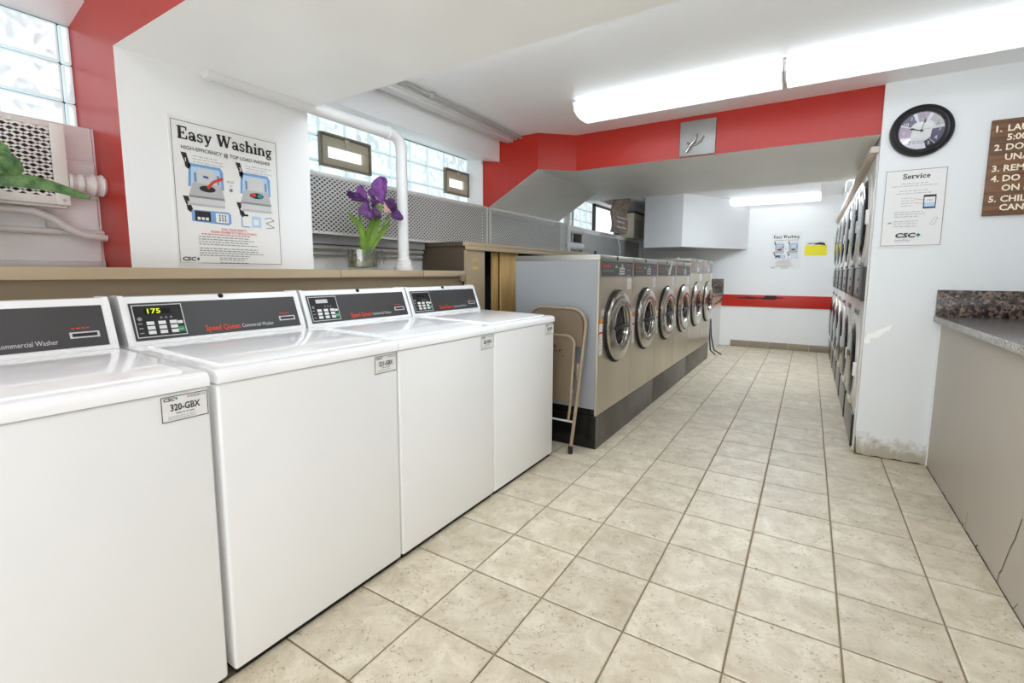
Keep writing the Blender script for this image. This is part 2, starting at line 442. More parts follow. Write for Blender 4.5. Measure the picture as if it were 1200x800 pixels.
def arc(cx, cy, rx, ry, a0, a1, n=10):
    return [(cx + rx * math.cos(math.radians(a0 + (a1 - a0) * i / n)), cy + ry * math.sin(math.radians(a0 + (a1 - a0) * i / n))) for i in range(n + 1)]
T, H = 0.23, 0.105    # thick and thin strokes of the slab-serif lettering
SERIF = {
 'E': (0.82, [([(.2, 0), (.2, 1)], T), ([(.03, .965), (.72, .965)], H), ([(.70, 1), (.70, .72)], H), ([(.2, .5), (.5, .5)], H), ([(.5, .62), (.5, .38)], H), ([(.03, .035), (.75, .035)], H), ([(.72, 0), (.72, .3)], H)]),
 'a': (0.66, [(arc(.27, .17, .17, .155, 0, 360, 14), .11), ([(.47, .45), (.47, .05), (.62, .04)], .14), (arc(.28, .44, .19, .2, 0, 160), .1), ([(.1, .46), (.14, .5)], .15)]),
 's': (0.56, [(arc(.27, .48, .17, .16, 20, 270), .1), (arc(.27, .17, .18, .15, 90, -165), .1), ([(.46, .64), (.46, .46)], .05), ([(.07, .2), (.07, .0)], .05)]),
 'y': (0.66, [([(.13, .62), (.34, .03)], .15), ([(.56, .62), (.3, -.12), (.2, -.24), (.1, -.22)], .075), ([(.0, .62), (.28, .62)], H), ([(.43, .62), (.66, .62)], H), ([(.08, -.2), (.14, -.2)], .13)]),
 'W': (1.25, [([(.14, .97), (.36, .02)], T), ([(.36, .02), (.6, .95)], H), ([(.58, .97), (.84, .02)], T), ([(.84, .02), (1.1, .97)], H), ([(0, .965), (.34, .965)], H), ([(.45, .965), (.76, .965)], H), ([(.96, .965), (1.24, .965)], H)]),
 'h': (0.76, [([(.16, 0), (.16, 1)], .15), (arc(.36, .42, .2, .2, 170, 0), .12), ([(.56, .44), (.56, 0)], .15), ([(.02, .97), (.2, .97)], H), ([(.02, .03), (.32, .03)], H), ([(.42, .03), (.72, .03)], H)]),
 'i': (0.38, [([(.18, 0), (.18, .62)], .15), ([(.03, .6), (.2, .6)], H), ([(.03, .03), (.35, .03)], H), ([(.1, .87), (.26, .87)], .16)]),
 'n': (0.76, [([(.16, 0), (.16, .62)], .15), (arc(.36, .42, .2, .2, 170, 0), .12), ([(.56, .44), (.56, 0)], .15), ([(.02, .6), (.2, .6)], H), ([(.02, .03), (.32, .03)], H), ([(.42, .03), (.72, .03)], H)]),
 'g': (0.66, [(arc(.28, .38, .18, .19, 0, 360, 14), .11), (arc(.3, -.12, .22, .12, 0, 360, 14), .09), ([(.2, .18), (.14, .1), (.3, .03), (.5, .0)], .09), ([(.42, .52), (.6, .6)], .09)]),
 'S': (0.68, [(arc(.33, .73, .22, .2, 25, 270), .13), (arc(.33, .26, .24, .22, 90, -160), .13), ([(.57, .97), (.57, .68)], .06), ([(.06, .32), (.06, .02)], .06)]),
 'e': (0.6, [(arc(.3, .31, .2, .27, 0, 325, 14), .12), ([(.12, .32), (.5, .32)], .07)]),
 'r': (0.56, [([(.17, 0), (.17, .62)], .15), (arc(.38, .4, .2, .2, 170, 70), .1), ([(.42, .55), (.5, .5)], .16), ([(.02, .6), (.2, .6)], H), ([(.02, .03), (.36, .03)], H)]),
 'v': (0.66, [([(.13, .62), (.33, .02)], .15), ([(.33, .02), (.54, .62)], .08), ([(.0, .6), (.28, .6)], H), ([(.42, .6), (.66, .6)], H)]),
 'c': (0.56, [(arc(.3, .31, .2, .27, 45, 320, 14), .12), ([(.42, .5), (.48, .46)], .13)]),
 ' ': (0.4, []),
}
class Flat:
    def __init__(s, o, u, n, v=(0, 0, 1)):
        s.o = Vector(o); s.u = Vector(u); s.v = Vector(v); s.n = Vector(n); s.mb = MB(); s.lay = 0.004
    def P(s, a, b, h=0): return s.o + s.u * a + s.v * b + s.n * (s.lay + h)
    def poly(s, m, pts, h=0):
        s.mb.use(m)
        pts = list(pts)
        ar = sum(pts[i][0] * pts[(i + 1) % len(pts)][1] - pts[(i + 1) % len(pts)][0] * pts[i][1] for i in range(len(pts)))
        up = s.u.cross(s.v).dot(s.n) > 0
        if (ar > 0) != up: pts = pts[::-1]
        s.mb.poly(*[s.P(a, b, h) for a, b in pts]); return s
    def rect(s, m, a0, b0, a1, b1, h=0): return s.poly(m, [(a0, b0), (a1, b0), (a1, b1), (a0, b1)], h)
    def disc(s, m, a, b, r, h=0, n=20, r2=None): return s.poly(m, [(a + r * math.cos(2 * PI * i / n), b + (r2 or r) * math.sin(2 * PI * i / n)) for i in range(n)], h)
    def frame(s, m, a0, b0, a1, b1, w, h=0):
        s.rect(m, a0, b0, a1, b0 + w, h).rect(m, a0, b1 - w, a1, b1, h).rect(m, a0, b0 + w, a0 + w, b1 - w, h).rect(m, a1 - w, b0 + w, a1, b1 - w, h); return s
    def stroke(s, m, pts, w, h=0):
        for (x0, y0), (x1, y1) in zip(pts, pts[1:]):
            d = math.hypot(x1 - x0, y1 - y0)
            if d < 1e-9: continue
            px, py = -(y1 - y0) / d * w / 2, (x1 - x0) / d * w / 2
            s.poly(m, [(x0 + px, y0 + py), (x1 + px, y1 + py), (x1 - px, y1 - py), (x0 - px, y0 - py)], h)
        return s
    def text(s, m, txt, a, b, size, width=None, bold=0.0, align='l', h=0.002, slant=0.0):
        """size = cap height; width = total width to fit"""
        vs, fs, w = glyphs(txt, bold)
        k = size / 0.69; kx = width / max(w[1] - w[0], 1e-6) if width else k
        W = (w[1] - w[0]) * kx
        off = a - w[0] * kx - (W / 2 if align == 'c' else W if align == 'r' else 0)
        s.mb.use(m)
        vv = [s.mb.bm.verts.new(s.P(off + x * kx + y * k * slant, b + y * k, h)) for x, y in vs]
        for f in fs:
            try:
                q = s.mb.bm.faces.new([vv[i] for i in f]); q.material_index = s.mb.mi
            except ValueError: pass
        return s
    def serif(s, m, txt, a, b, cap, width, h=0.002):
        W = sum(SERIF[c][0] for c in txt); kx = width / W; x = 0
        for c in txt:
            adv, st = SERIF[c]
            for pts, w in st:
                F_w = w if w in (T, H) else w * 1.35
                s.stroke(m, [(a + (x + p) * kx, b + q * cap) for p, q in pts], F_w * (kx + cap) / 2, h)
            x += adv
        return s
    def lines(s, m, a0, a1, b0, n, step, th, seed=1, center=False, words=True):
        """small unreadable print: rows of word-length dashes"""
        rnd = random.Random(seed)
        for i in range(n):
            b = b0 - i * step; L = (a1 - a0) * rnd.uniform(0.72, 1.0); x = a0 + ((a1 - a0) - L) / 2 if center else a0; e = x + L
            while x < e:
                w = min(rnd.uniform(0.5, 1.6) * step * 1.3, e - x)
                s.rect(m, x, b, x + w, b + th); x += w + step * 0.35
        return s
    def build(s, name, parent): return s.mb.build(name, None, parent, smooth=False)

# ================================================================== THE SETTING
YB = 25.05; ZC = 7.62
floor = struct(MB().box(-5.6, 8.6, -9.2, 25.3, -0.35, -0.018).build('floor', m_concrete, base=(0, 0, 0)))
tb = MB()
g, tz = 0.0105, -0.03
lo = [(g, g), (1 - g, g), (1 - g, 1 - g), (g, 1 - g)]; e = 0.012
hi = [(g + e, g + e), (1 - g - e, g + e), (1 - g - e, 1 - g - e), (g + e, 1 - g - e)]
V0 = [tb.bm.verts.new((x, y, tz)) for x, y in lo]; V1 = [tb.bm.verts.new((x, y, -0.006)) for x, y in lo]; V2 = [tb.bm.verts.new((x, y, 0)) for x, y in hi]
for A, B in ((V0, V1), (V1, V2)):
    for i in range(4): tb.bm.faces.new((A[i], A[(i + 1) % 4], B[(i + 1) % 4], B[i]))
tb.bm.faces.new(V2)
tile0 = tb.build('tile', m_tile, floor, smooth=False)
first = True
cells = [(i, j) for j in range(-3, 25) for i in range(-1, 6)] + [(i, j) for j in (5, 6) for i in (-3, -2)]
for i, j in cells:
    t = tile0 if first else tile0.copy()
    if not first: COL.objects.link(t)
    first = False
    t.location = (i * S, j * S, random.uniform(-0.0015, 0.0) * S)

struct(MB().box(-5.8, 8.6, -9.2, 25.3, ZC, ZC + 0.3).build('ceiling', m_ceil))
# left wall: below the windows it is solid, above it a lintel; the glass sits 0.6 ft back
struct(MB().box(-5.75, -4.88, -9.2, 25.2, 0, 5.77).build('wall_left', m_brickp))
wu = MB()
wu.box(-5.9, -4.8, 8.95, 13.6, 5.77, ZC)          # solid part behind the sloped soffit
wu.box(-5.9, -4.8, 24.2, 25.2, 5.77, ZC)
wu.prism([(-5.9, 7.32), (-5.4, 7.21), (-4.78, 7.36), (-4.78, ZC), (-5.9, ZC)], 'y', -9.2, -0.03)
wu.prism([(-5.9, 7.3), (-5.4, 7.22), (-4.22, 7.0), (-4.22, ZC), (-5.9, ZC)], 'y', 2.65, 8.95)
wu.prism([(-5.9, 7.2), (-5.4, 7.1), (-4.8, 7.1), (-4.8, ZC), (-5.9, ZC)], 'y', 13.6, 24.2)
struct(wu.build('wall_left_lintel', m_wall))
# jamb of the middle window
struct(MB().box(-5.75, -4.8, 8.93, 8.96, 5.77, 7.0).build('trim_1', m_wall))
# pier that carries the poster, and the first ceiling beam: red on the side that faces the camera
def facepaint(mb, fn):
    mb.use(m_wall)
    for f in mb.bm.faces: f.normal_update()
    for f in mb.bm.faces:
        k = fn(f)
        if k: mb.use(k); f.material_index = mb.mi
    return mb
mb = MB().use(m_wall).box(-5.75, -4.0, -0.03, 2.65, 0, ZC)
struct(facepaint(mb, lambda f: m_red if f.normal.y < -0.9 else None).build('wall_pier', None, smooth=False))
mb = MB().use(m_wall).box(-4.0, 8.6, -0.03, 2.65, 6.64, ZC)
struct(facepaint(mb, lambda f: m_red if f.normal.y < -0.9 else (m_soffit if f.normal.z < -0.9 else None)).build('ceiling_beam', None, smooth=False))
# second, wide dropped beam with the red front
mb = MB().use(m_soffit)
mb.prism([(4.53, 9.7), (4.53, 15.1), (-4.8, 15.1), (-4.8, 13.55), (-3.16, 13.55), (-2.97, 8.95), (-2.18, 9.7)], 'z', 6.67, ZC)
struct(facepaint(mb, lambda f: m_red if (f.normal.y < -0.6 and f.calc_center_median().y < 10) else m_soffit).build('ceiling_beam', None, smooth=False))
# sloped soffit beside it
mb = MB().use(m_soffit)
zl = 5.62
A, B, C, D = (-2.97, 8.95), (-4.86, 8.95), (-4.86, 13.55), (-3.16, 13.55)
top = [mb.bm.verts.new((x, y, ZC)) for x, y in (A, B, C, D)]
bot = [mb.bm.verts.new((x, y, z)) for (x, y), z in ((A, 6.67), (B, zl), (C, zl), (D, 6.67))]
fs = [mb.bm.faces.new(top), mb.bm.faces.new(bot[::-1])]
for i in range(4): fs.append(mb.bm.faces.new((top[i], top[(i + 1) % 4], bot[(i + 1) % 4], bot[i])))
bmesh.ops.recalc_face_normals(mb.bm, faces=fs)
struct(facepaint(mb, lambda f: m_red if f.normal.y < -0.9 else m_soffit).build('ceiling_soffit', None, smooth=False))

struct(MB().box(-5.8, 8.6, YB, YB + 0.3, 0, ZC).build('wall_back', m_wall))
struct(MB().box(4.53, 8.6, 9.63, 9.76, 0, ZC).build('wall_right_pillar', m_pillar))
struct(MB().box(4.56, 4.9, 9.76, YB, 6.36, ZC).build('wall_right_bulkhead', m_wall))
struct(MB().box(7.9, 8.6, -9.2, 9.63, 0, ZC).build('wall_right', m_wall))
struct(MB().box(-5.8, 8.6, -9.4, -9.2, 0, ZC).build('wall_behind', m_wall))
# paint flaw and grime on the pillar
pk = Flat((4.53, 9.63, 0), (1, 0, 0), (0, -1, 0))
pk.poly(m_peel, [(0.0, 2.46), (.06, 2.62), (.17, 2.66), (.24, 2.72), (.40, 2.80), (.45, 2.86), (.42, 2.74), (.33, 2.66), (.24, 2.55), (.1, 2.52), (.12, 2.44), (.03, 2.40)])
pil = bpy.data.objects['wall_right_pillar']
o = pk.build('peeled_patch', pil)
gr = Flat((4.53, 9.63, 0), (1, 0, 0), (0, -1, 0))
rnd = random.Random(3)
pts = [(0, 0.0)] + [(0.0 + 1.2 * i / 40, 0.02 + .012 * math.sin(i * .6) + rnd.uniform(-.004, .008)) for i in range(41)] + [(1.2, 0)]
gr.poly(m_grime, pts)
gr.poly(m_grime, [(0, 0.03), (0, .4), (.012, .38), (.02, .2), (.03, .1), (.05, .04)])
gr.build('floor_line_grime', pil)
# back wall: red band, torn black patch, baseboard
wb = bpy.data.objects['wall_back']
struct(MB().box(-0.47, 4.5, YB - 0.06, YB - 0.002, 2.15, 2.76, 0.01).build('trim_2', m_redband))
sc = Flat((0, YB - 0.06, 0), (1, 0, 0), (0, -1, 0))
sc.poly(m_scrape, [(.18, 2.64), (.5, 2.62), (.75, 2.66), (1.2, 2.63), (1.55, 2.64), (1.6, 2.745), (2.1, 2.74), (2.15, 2.67), (2.6, 2.65), (2.3, 2.61), (2.12, 2.6), (2.05, 2.53), (1.6, 2.54), (1.3, 2.58), (.95, 2.55), (.6, 2.58), (.5, 2.55)])
sc.build('torn_patch', bpy.data.objects['trim_2'])
bb = sroot('baseboard_back', (0, YB, 0))
for k in range(5):
    MB().box(0.08 + k * 0.9, 0.08 + k * 0.9 + 0.885, YB - 0.06, YB - 0.002, 0, 0.33, 0.008).build('tile', m_base, bb)

# ------------------------------------------------------------------ windows of glass block
XG = -5.4
def gblock(y0, y1, z0, z1, parent):
    mb = MB(); d = 0.014; w = 0.03
    y0 += d / 2; y1 -= d / 2; z0 += d / 2; z1 -= d / 2
    mb.use(m_gedge).box(XG - 0.25, XG + 0.03, y0, y1, z0, z1, 0.018, 2, skip=('-x',))
    mb.use(m_gblock)
    ny, nz = 3, 3
    def X(i, j): return XG + 0.03 - (0.0 if 0 < i < ny and 0 < j < nz else 0.0) + 0.012 * math.sin(i * 2.1 + j * 1.7)
    G = [[mb.bm.verts.new((XG + 0.034 + (0.016 if 0 < i < ny and 0 < j < nz else 0), y0 + w + (y1 - y0 - 2 * w) * i / ny, z0 + w + (z1 - z0 - 2 * w) * j / nz)) for j in range(nz + 1)] for i in range(ny + 1)]
    for i in range(ny):
        for j in range(nz):
            f = mb.bm.faces.new((G[i][j], G[i + 1][j], G[i + 1][j + 1], G[i][j + 1])); f.material_index = mb.mi
    return mb.build('glass_block', None, parent)
ROWS = [(5.67, 6.18), (6.18, 6.69), (6.69, 7.2)]
def mortar(parent, y0, y1):
    MB().box(XG - 0.3, XG - 0.02, y0, y1, 5.6, 7.3).build('mortar', mat('mortar_grey', (84, 88, 92), 0.9), parent)
w1 = sroot('window_1', (XG, -1, 5.7))
mortar(w1, -3.6, -0.03)
for k in range(5):
    y1 = -0.155 - (k - 1) * 0.667 - 0.667 if k else -0.03
    y0 = -0.155 - k * 0.667 + (0 if k else 0)
    if k == 0: y0, y1 = -0.155, -0.03
    else: y1 = -0.155 - (k - 1) * 0.667; y0 = y1 - 0.667
    for z0, z1 in ROWS: gblock(y0, y1, z0, z1, w1)
w2 = sroot('window_2', (XG, 5.8, 5.7))
mortar(w2, 2.65, 8.95)
edges = [2.65, 3.2] + [3.86 + 0.669 * k for k in range(9)]
edges = [2.65, 3.19, 3.86] + [3.86 + 0.667 * k for k in range(1, 8)] + [9.0]
def vent(y0, y1, root):
    z0, z1 = 6.14, 6.73
    v = MB()
    w = 0.16; x0, x1 = XG - 0.1, XG + 0.07
    v.box(x0, x1, y0, y1, z0, z0 + 0.15, .012).box(x0, x1, y0, y1, z1 - 0.2, z1, .012).box(x0, x1, y0, y0 + w, z0 + .15, z1 - .2, .012).box(x0, x1, y1 - w, y1, z0 + .15, z1 - .2, .012)
    f = v.build('hopper_vent', m_frame_olive, root)
    MB().box(x1 - 0.09, x1 - .075, y0 + w - .01, y1 - w + .01, z0 + .14, z1 - .19).build('pane', m_ventpane, f)
    MB().box(x1 - .002, x1 + .05, (y0 + y1) / 2 - .06, (y0 + y1) / 2 + .06, z1 - .08, z1 + .02, .01).box(x1 - .002, x1 + .03, (y0 + y1) / 2 - .03, (y0 + y1) / 2 + .03, z1 - .22, z1 - .06, .01).build('latch', m_frame_olive, f)
    fr = MB(); t = 0.05
    fr.box(x0, x1 + .04, y0 - t, y0 - .002, z0 - t, z1 + t, .008).box(x0, x1 + .04, y1 + .002, y1 + t, z0 - t, z1 + t, .008).box(x0, x1 + .06, y0, y1, z1 + .002, z1 + t, .008).box(x0, x1 + .04, y0, y1, z0 - t, z0 - .002, .008)
    fr.build('outer_frame', mat('dark_olive_frame', (120, 114, 96), 0.5), f)
m_ventpane = mat('daylit_frosted_pane', (235, 238, 240), 0.15, emit=(245, 248, 255), estr=0.6)
vents = [(3.88, 5.16), (7.88, 9.04)]
for a, b in zip(edges, edges[1:]):
    for z0, z1 in ROWS:
        if z0 == 6.18 and any(p < (a + b) / 2 < q for p, q in vents): continue
        gblock(a, min(b, 8.95), z0, z1, w2)
for p, q in [(3.9, 5.15), (7.9, 8.9)]: vent(p, q, w2)
w3 = sroot('window_3', (XG, 18, 5.7))
mortar(w3, 13.6, 18.6)
for k in range(7):
    for z0, z1 in ROWS[:3]:
        gblock(13.7 + k * 0.7, 13.7 + k * 0.7 + 0.7, z0, min(z1, 7.1), w3)
fr = MB()
for a, b, c, d in ((18.65, 18.8, 5.77, 7.12), (21.55, 21.7, 5.77, 7.12), (24.0, 24.2, 5.77, 7.12)): fr.box(XG - .1, XG + .12, a, b, c, d)
fr.box(XG - .1, XG + .12, 18.65, 24.2, 5.7, 5.85).box(XG - .1, XG + .12, 18.65, 24.2, 7.02, 7.12)
fo = fr.build('window_frame', m_framedark, w3)
MB().box(XG - .01, XG + .01, 18.8, 21.55, 5.85, 7.02).build('pane', m_ventpane, w3)
MB().box(XG - .05, XG + .02, 21.7, 24.0, 5.85, 7.02).build('infill_panel', mat('blue_grey_infill', (120, 124, 140), .5), w3)

# painted block courses beside the pier
wl = bpy.data.objects['wall_left']
for r, z in enumerate((3.93, 4.39, 4.85, 5.31)):
    y = -0.04 - (0.55 if r % 2 else 0)
    first = True
    while y > -2.2:
        L = 0.55 if (first and r % 2 and False) else 1.1
        y0 = y - L
        MB().box(-4.9, -4.86 + random.uniform(0, .012), y0 + .008, y - .008, z + .008, z + .452, .014, 1).build('brick', m_brickp, wl)
        y = y0; first = False
    if r % 2: MB().box(-4.9, -4.865, -0.04 - .55 + .008, -0.048, z + .008, z + .452, .014, 1).build('brick', m_brickp, wl)

# ------------------------------------------------------------------ pipes on the left wall
t = thing('lagged_pipe', 'fat white painted pipe stub with ragged lagging running into the red pier', 'pipe', (-4.72, -.2, 4.98))
rr = []; pp = []
rnd = random.Random(5)
for i in range(14):
    pp.append((-4.66, -0.41 + i * 0.029, 5.0)); rr.append(0.1 + 0.012 * math.sin(i * 1.7) + (0.03 if i > 8 else 0) + rnd.uniform(0, .01))
MB().tube(pp, rr, 14).build('lagging', m_pipe, t)
MB().tube([(-4.66, -.415, 5.0), (-4.66, -0.37, 5.0)], 0.085, 12).build('pipe', m_pipe, t)
t = MB().tube([(-4.71, -2.2, 4.58), (-4.71, -1.0, 4.605), (-4.71, -0.75, 4.6), (-4.71, -0.6, 4.54), (-4.71, -0.42, 4.41), (-4.71, -0.28, 4.34), (-4.71, -0.035, 4.31)], 0.045, 10).build('bent_conduit', m_pipe)
tag(t, 'white conduit bending down along the painted blocks to the red pier', 'conduit')
t = MB().tube([(-4.81, -2.2, 4.365), (-4.81, -0.035, 4.375)], 0.04, 10).build('straight_conduit', m_pipe)
tag(t, 'thin straight white conduit running level below the left mesh guard', 'conduit')
struct(MB().box(-4.88, -4.8, -2.4, -0.04, 3.91, 4.0, .01).build('trim_3', m_pipe))
# vertical drain pipe with its level run under the beam
t = thing('drain_pipe', 'white painted drain pipe that drops from beam to tan ledge beside the irises', 'pipe', (-3.86, 4.72, 3.91))
path = [(-3.84, 0.95, 6.66)] + [(-3.84, y, 6.64) for y in (1.5, 2.5, 3.5, 4.3)] + [(-3.84 , 4.72 - .22 * math.cos(a) - 0, 6.42 + .22 * math.sin(a)) for a in [PI / 2 * (1 - i / 5) for i in range(6)] if True]
path = [(-3.84, 0.95, 6.66), (-3.84, 2.0, 6.645), (-3.84, 3.2, 6.635), (-3.84, 4.35, 6.63)] + [(-3.84, 4.45 + .25 * math.sin(a), 6.38 + .25 * math.cos(a)) for a in [PI / 2 * i / 6 for i in range(1, 7)]] + [(-3.84, 4.70, 5.5), (-3.84, 4.70, 4.0)]
MB().tube(path, 0.115, 18).build('pipe', m_pipe, t)
MB().lathe('z', (-3.84, 4.70, 3.91), [(0, 0), (.2, 0), (.2, .06), (.17, .07), (.17, .14), (.15, .15), (.15, .22), (.115, .24)], 20).build('floor_collar', m_pipe, t)
MB().lathe('y', (-3.84, 4.3, 6.63), [(.117, 0), (.132, .01), (.132, .05), (.117, .06)], 18).build('elbow_joint', m_pipe, t)

# ------------------------------------------------------------------ expanded-metal heater guards
def expanded(parent, x, y0, y1, z0, z1, pitch=0.115, row=0.043, w=0.0165, m=None):
    mb = MB(); n = int(round((y1 - y0) / pitch)); rows = int(round((z1 - z0) / row)); row = (z1 - z0) / rows; pitch = (y1 - y0) / n
    for r in range(rows):
        zc = z0 + (r + .5) * row
        prev = None
        for i in range(2 * n + 1):
            y = y0 + i * pitch / 2; sgn = 1 if (i + r) % 2 else -1
            z = zc + sgn * (row / 2 - w * 0.25)
            ring = [mb.bm.verts.new((x, y, z - w)), mb.bm.verts.new((x, y, z + w)), mb.bm.verts.new((x - .018, y, z + w * .6))]
            if prev:
                mb.bm.faces.new((prev[0], ring[0], ring[1], prev[1])); mb.bm.faces.new((prev[1], ring[1], ring[2], prev[2])); mb.bm.faces.new((prev[2], ring[2], ring[0], prev[0]))
            prev = ring
    bmesh.ops.recalc_face_normals(mb.bm, faces=mb.bm.faces[:])
    return stuff(mb.build('expanded_mesh', m, parent, smooth=False))
t = thing('heater_guard', 'cream expanded metal heater guard on the painted blocks beside the green plant', 'heater guard', (-4.6, -1.5, 4.69), 'expanded metal guards along the window wall')
expanded(t, -4.56, -2.3, -0.56, 4.79, 5.62, m=m_guard)
MB().box(-4.58, -4.55, -0.56, -0.42, 4.69, 5.68, .008).box(-4.58, -4.55, -2.4, -0.56, 5.62, 5.68, .008).box(-4.58, -4.55, -2.4, -.56, 4.69, 4.79, .008).build('border', m_guard, t)
MB().box(-4.86, -4.58, -0.45, -0.42, 4.69, 5.68).box(-4.86, -4.6, -2.4, -0.45, 4.66, 4.69).build('return_flange', m_guard, t)
MB().box(-4.85, -4.84, -2.3, -0.46, 4.72, 5.66).build('shade_backing', m_cavity, t)  # dark sheet that paints the shade inside the guard
MB().lathe('x', (-4.55, -0.48, 4.75), [(.018, 0), (.015, .008), (0, .009)], 10).build('screw', m_conduit, t)
def guard(y0, y1, lab, mm, nm):
    t = thing('heater_guard', lab, 'heater guard', (-4.6, (y0 + y1) / 2, 4.62), 'expanded metal guards along the window wall')
    expanded(t, -4.6, y0 + .05, y1 - .05, 4.64, 5.72, m=mm)
    MB().box(-4.64, -4.59, y0, y0 + .06, 4.6, 5.76, .006).build('end_strip', m_guardg, t)
    MB().box(-4.64, -4.59, y1 - .06, y1, 4.6, 5.76, .006).build('end_strip', m_guardg, t)
    MB().box(-4.86, -4.61, y0, y1, 5.74, 5.775).box(-4.63, -4.595, y0 + .06, y1 - .06, 5.715, 5.775, .004).build('top_flange', m_guardg, t)
    MB().box(-4.63, -4.595, y0 + .06, y1 - .06, 4.6, 4.645, .004).build('bottom_strip', m_guardg, t)
    MB().box(-4.84, -4.82, y0, y1, 4.6, 5.73).build('shade_backing', m_cavity, t)
guard(2.66, 8.92, 'grey expanded metal heater guard below the glass blocks, behind the irises', m_guardg, 1)
guard(9.0, 14.1, 'grey expanded metal heater guard under the sloped soffit', m_guardg, 2)
struct(MB().box(-4.88, -4.7, 2.66, 6.3, 4.42, 4.6).build('trim_painted_shade', m_guardshade))  # shadow band below the guard, painted as a grey strip
for z, x, r, lab in ((4.36, -4.78, .05, 'upper'), (4.23, -4.8, .04, 'lower')):
    t = MB().tube([(x, 2.66, z), (x, 6.3, z)], r, 10).build('heater_pipe', m_conduit)
    tag(t, f'grey heater pipe behind the irises, the {lab} of two', 'pipe', 'heater pipes under the mesh guard')

# ------------------------------------------------------------------ tan ledge and raised cabinet behind the washers
t = thing('tan_ledge', 'long tan painted ledge behind the white top-load washers', 'ledge', (-4.2, 1.5, 0))
MB().prism([(-4.78, -6.0), (-3.45, -6.0), (-3.45, 2.78), (-4.68, 2.78), (-4.68, 2.66), (-3.99, 2.66), (-3.99, -.04), (-4.78, -.04)], 'z', 3.77, 3.908).build('plank', m_tan, t)
for a, b in ((2.8, 4.88), (4.9, 6.33)):
    MB().box(-4.86, -3.45, a, b, 3.77, 3.908, .012).build('plank', m_tan, t)
MB().box(-3.62, -3.56, -6.0, 6.36, 0, 3.77).build('skirt_board', m_tan_shaded, t)
MB().box(-3.56, -3.46, 6.2, 6.36, 3.66, 3.77, .01).build('bracket', m_tan_shaded, t)
t = thing('pipe_cabinet', 'tan open-sided cabinet with dark brown end panel at the end of the ledge', 'cabinet', (-4.1, 8.5, 0))
MB().box(-3.52, -3.45, 6.37, 7.12, 0, 4.4).build('front_panel', m_tan, t)
MB().box(-4.86, -3.53, 6.38, 6.44, 3.92, 4.5).build('end_panel', m_brown, t)
MB().box(-4.86, -3.4, 6.34, 13.8, 4.5, 4.595, .01).build('top_slab', m_tan, t)
MB().box(-3.47, -3.4, 6.34, 13.8, 4.4, 4.5, .006).build('top_edge_strip', m_tan, t)
MB().box(-4.86, -3.53, 6.335, 6.375, 4.5, 4.6).build('end_trim', m_brown, t)
MB().box(-3.72, -3.66, 7.78, 8.05, 0, 4.4).build('stud', m_wood, t)
MB().box(-3.64, -3.58, 8.08, 8.95, 0, 4.4).build('plywood_board', m_wood, t)
MB().box(-4.84, -4.8, 6.44, 13.8, 0, 4.5).build('painted_void_back', m_dark, t)  # near-black sheet painting the shade of the open void
for (y, z) in ((6.72, 4.17), (6.72, 3.97)):
    mb = MB(); rnd = random.Random(int(z * 100))
    for k in range(7): mb.box(-3.452, -3.444, y - .11 + k * .034, y - .085 + k * .034, z - rnd.uniform(.03, .05), z + rnd.uniform(.03, .05), .003, 1)
    stuff(mb.build('glue_residue', mat('yellow_glue', (200, 170, 96), .6), t))
MB().tube([(-3.9, 7.25, 0.0), (-3.9, 7.25, 3.0), (-3.9, 7.3, 3.15)], .06, 10).build('pipe', m_conduit, t)
MB().box(-3.95, -3.8, 7.2, 7.42, 4.2, 4.39, .02).build('valve_box', m_pipe, t)

# ------------------------------------------------------------------ ceiling: raceways, fluorescent lights
t = thing('ceiling_raceway', 'wide white cable raceway along the ceiling above the glass block window', 'raceway', (-3.8, 6.8, 7.5))
MB().box(-4.1, -3.62, 2.66, 8.94, 7.53, 7.62, .008).build('channel', m_pipe, t)
MB().box(-3.98, -3.76, 2.66, 8.94, 7.48, 7.53, .006).build('cover_strip', m_pipe, t)
t = thing('ceiling_conduit', 'thin grey conduit clipped to the ceiling next to the white raceway', 'conduit', (-3.5, 6.8, 7.52))
MB().tube([(-3.5, 2.66, 7.56), (-3.5, 8.94, 7.56)], .04, 10).build('pipe', m_conduit, t)
MB().box(-3.58, -3.42, 5.25, 5.3, 7.5, 7.62, .006).build('clip', m_conduit, t)
def fixture(x0, x1, yc, zb, half, lab, dm, cat='ceiling light', grp='wraparound fluorescent ceiling lights', htop=None):
    zt = htop or ZC
    t = thing('ceiling_light', lab, cat, ((x0 + x1) / 2, yc, zb), grp)
    MB().box(x0 + .02, x1 - .02, yc - half * .8, yc + half * .8, zt - .07, zt, .01).build('housing', m_whiteplastic, t)
    prof = [(yc - half, zt - .07), (yc - half, zt - .13)]
    n = 8
    for i in range(n + 1):
        a = PI * (1 - i / n)
        prof.append((yc + half * .96 * math.cos(a) * (1.0), zt - .13 - (zt - .13 - zb) * (abs(math.sin(a)) ** 0.6)))
    prof += [(yc + half, zt - .13), (yc + half, zt - .07)]
    mb = MB().use(dm); mb.prism(prof, 'x', x0 + .035, x1 - .035)
    if x1 - x0 > 3 and half > .35:
        mb.use(m_diffdim)
        for yy in (yc - half * .55, yc + half * .55):
            zz = zt - .13 - (zt - .13 - zb) * (math.sqrt(1 - (.55 / .96) ** 2) ** 0.6)
            mb.tube([(x0 + .04, yy, zz - .002), (x1 - .04, yy, zz - .002)], .016, 6)
    mb.build('diffuser', None, t)
    for a, b in ((x0, x0 + .034), (x1 - .034, x1)):
        p2 = [(y, z) if abs(y - yc) < half * .99 else (y, z) for y, z in prof]
        MB().prism([(yc + (y - yc) * 1.015, zt - .07 + (z - zt + .07) * 1.02) for y, z in p2], 'x', a, b).build('end_cap', m_whiteplastic, t)
    return t
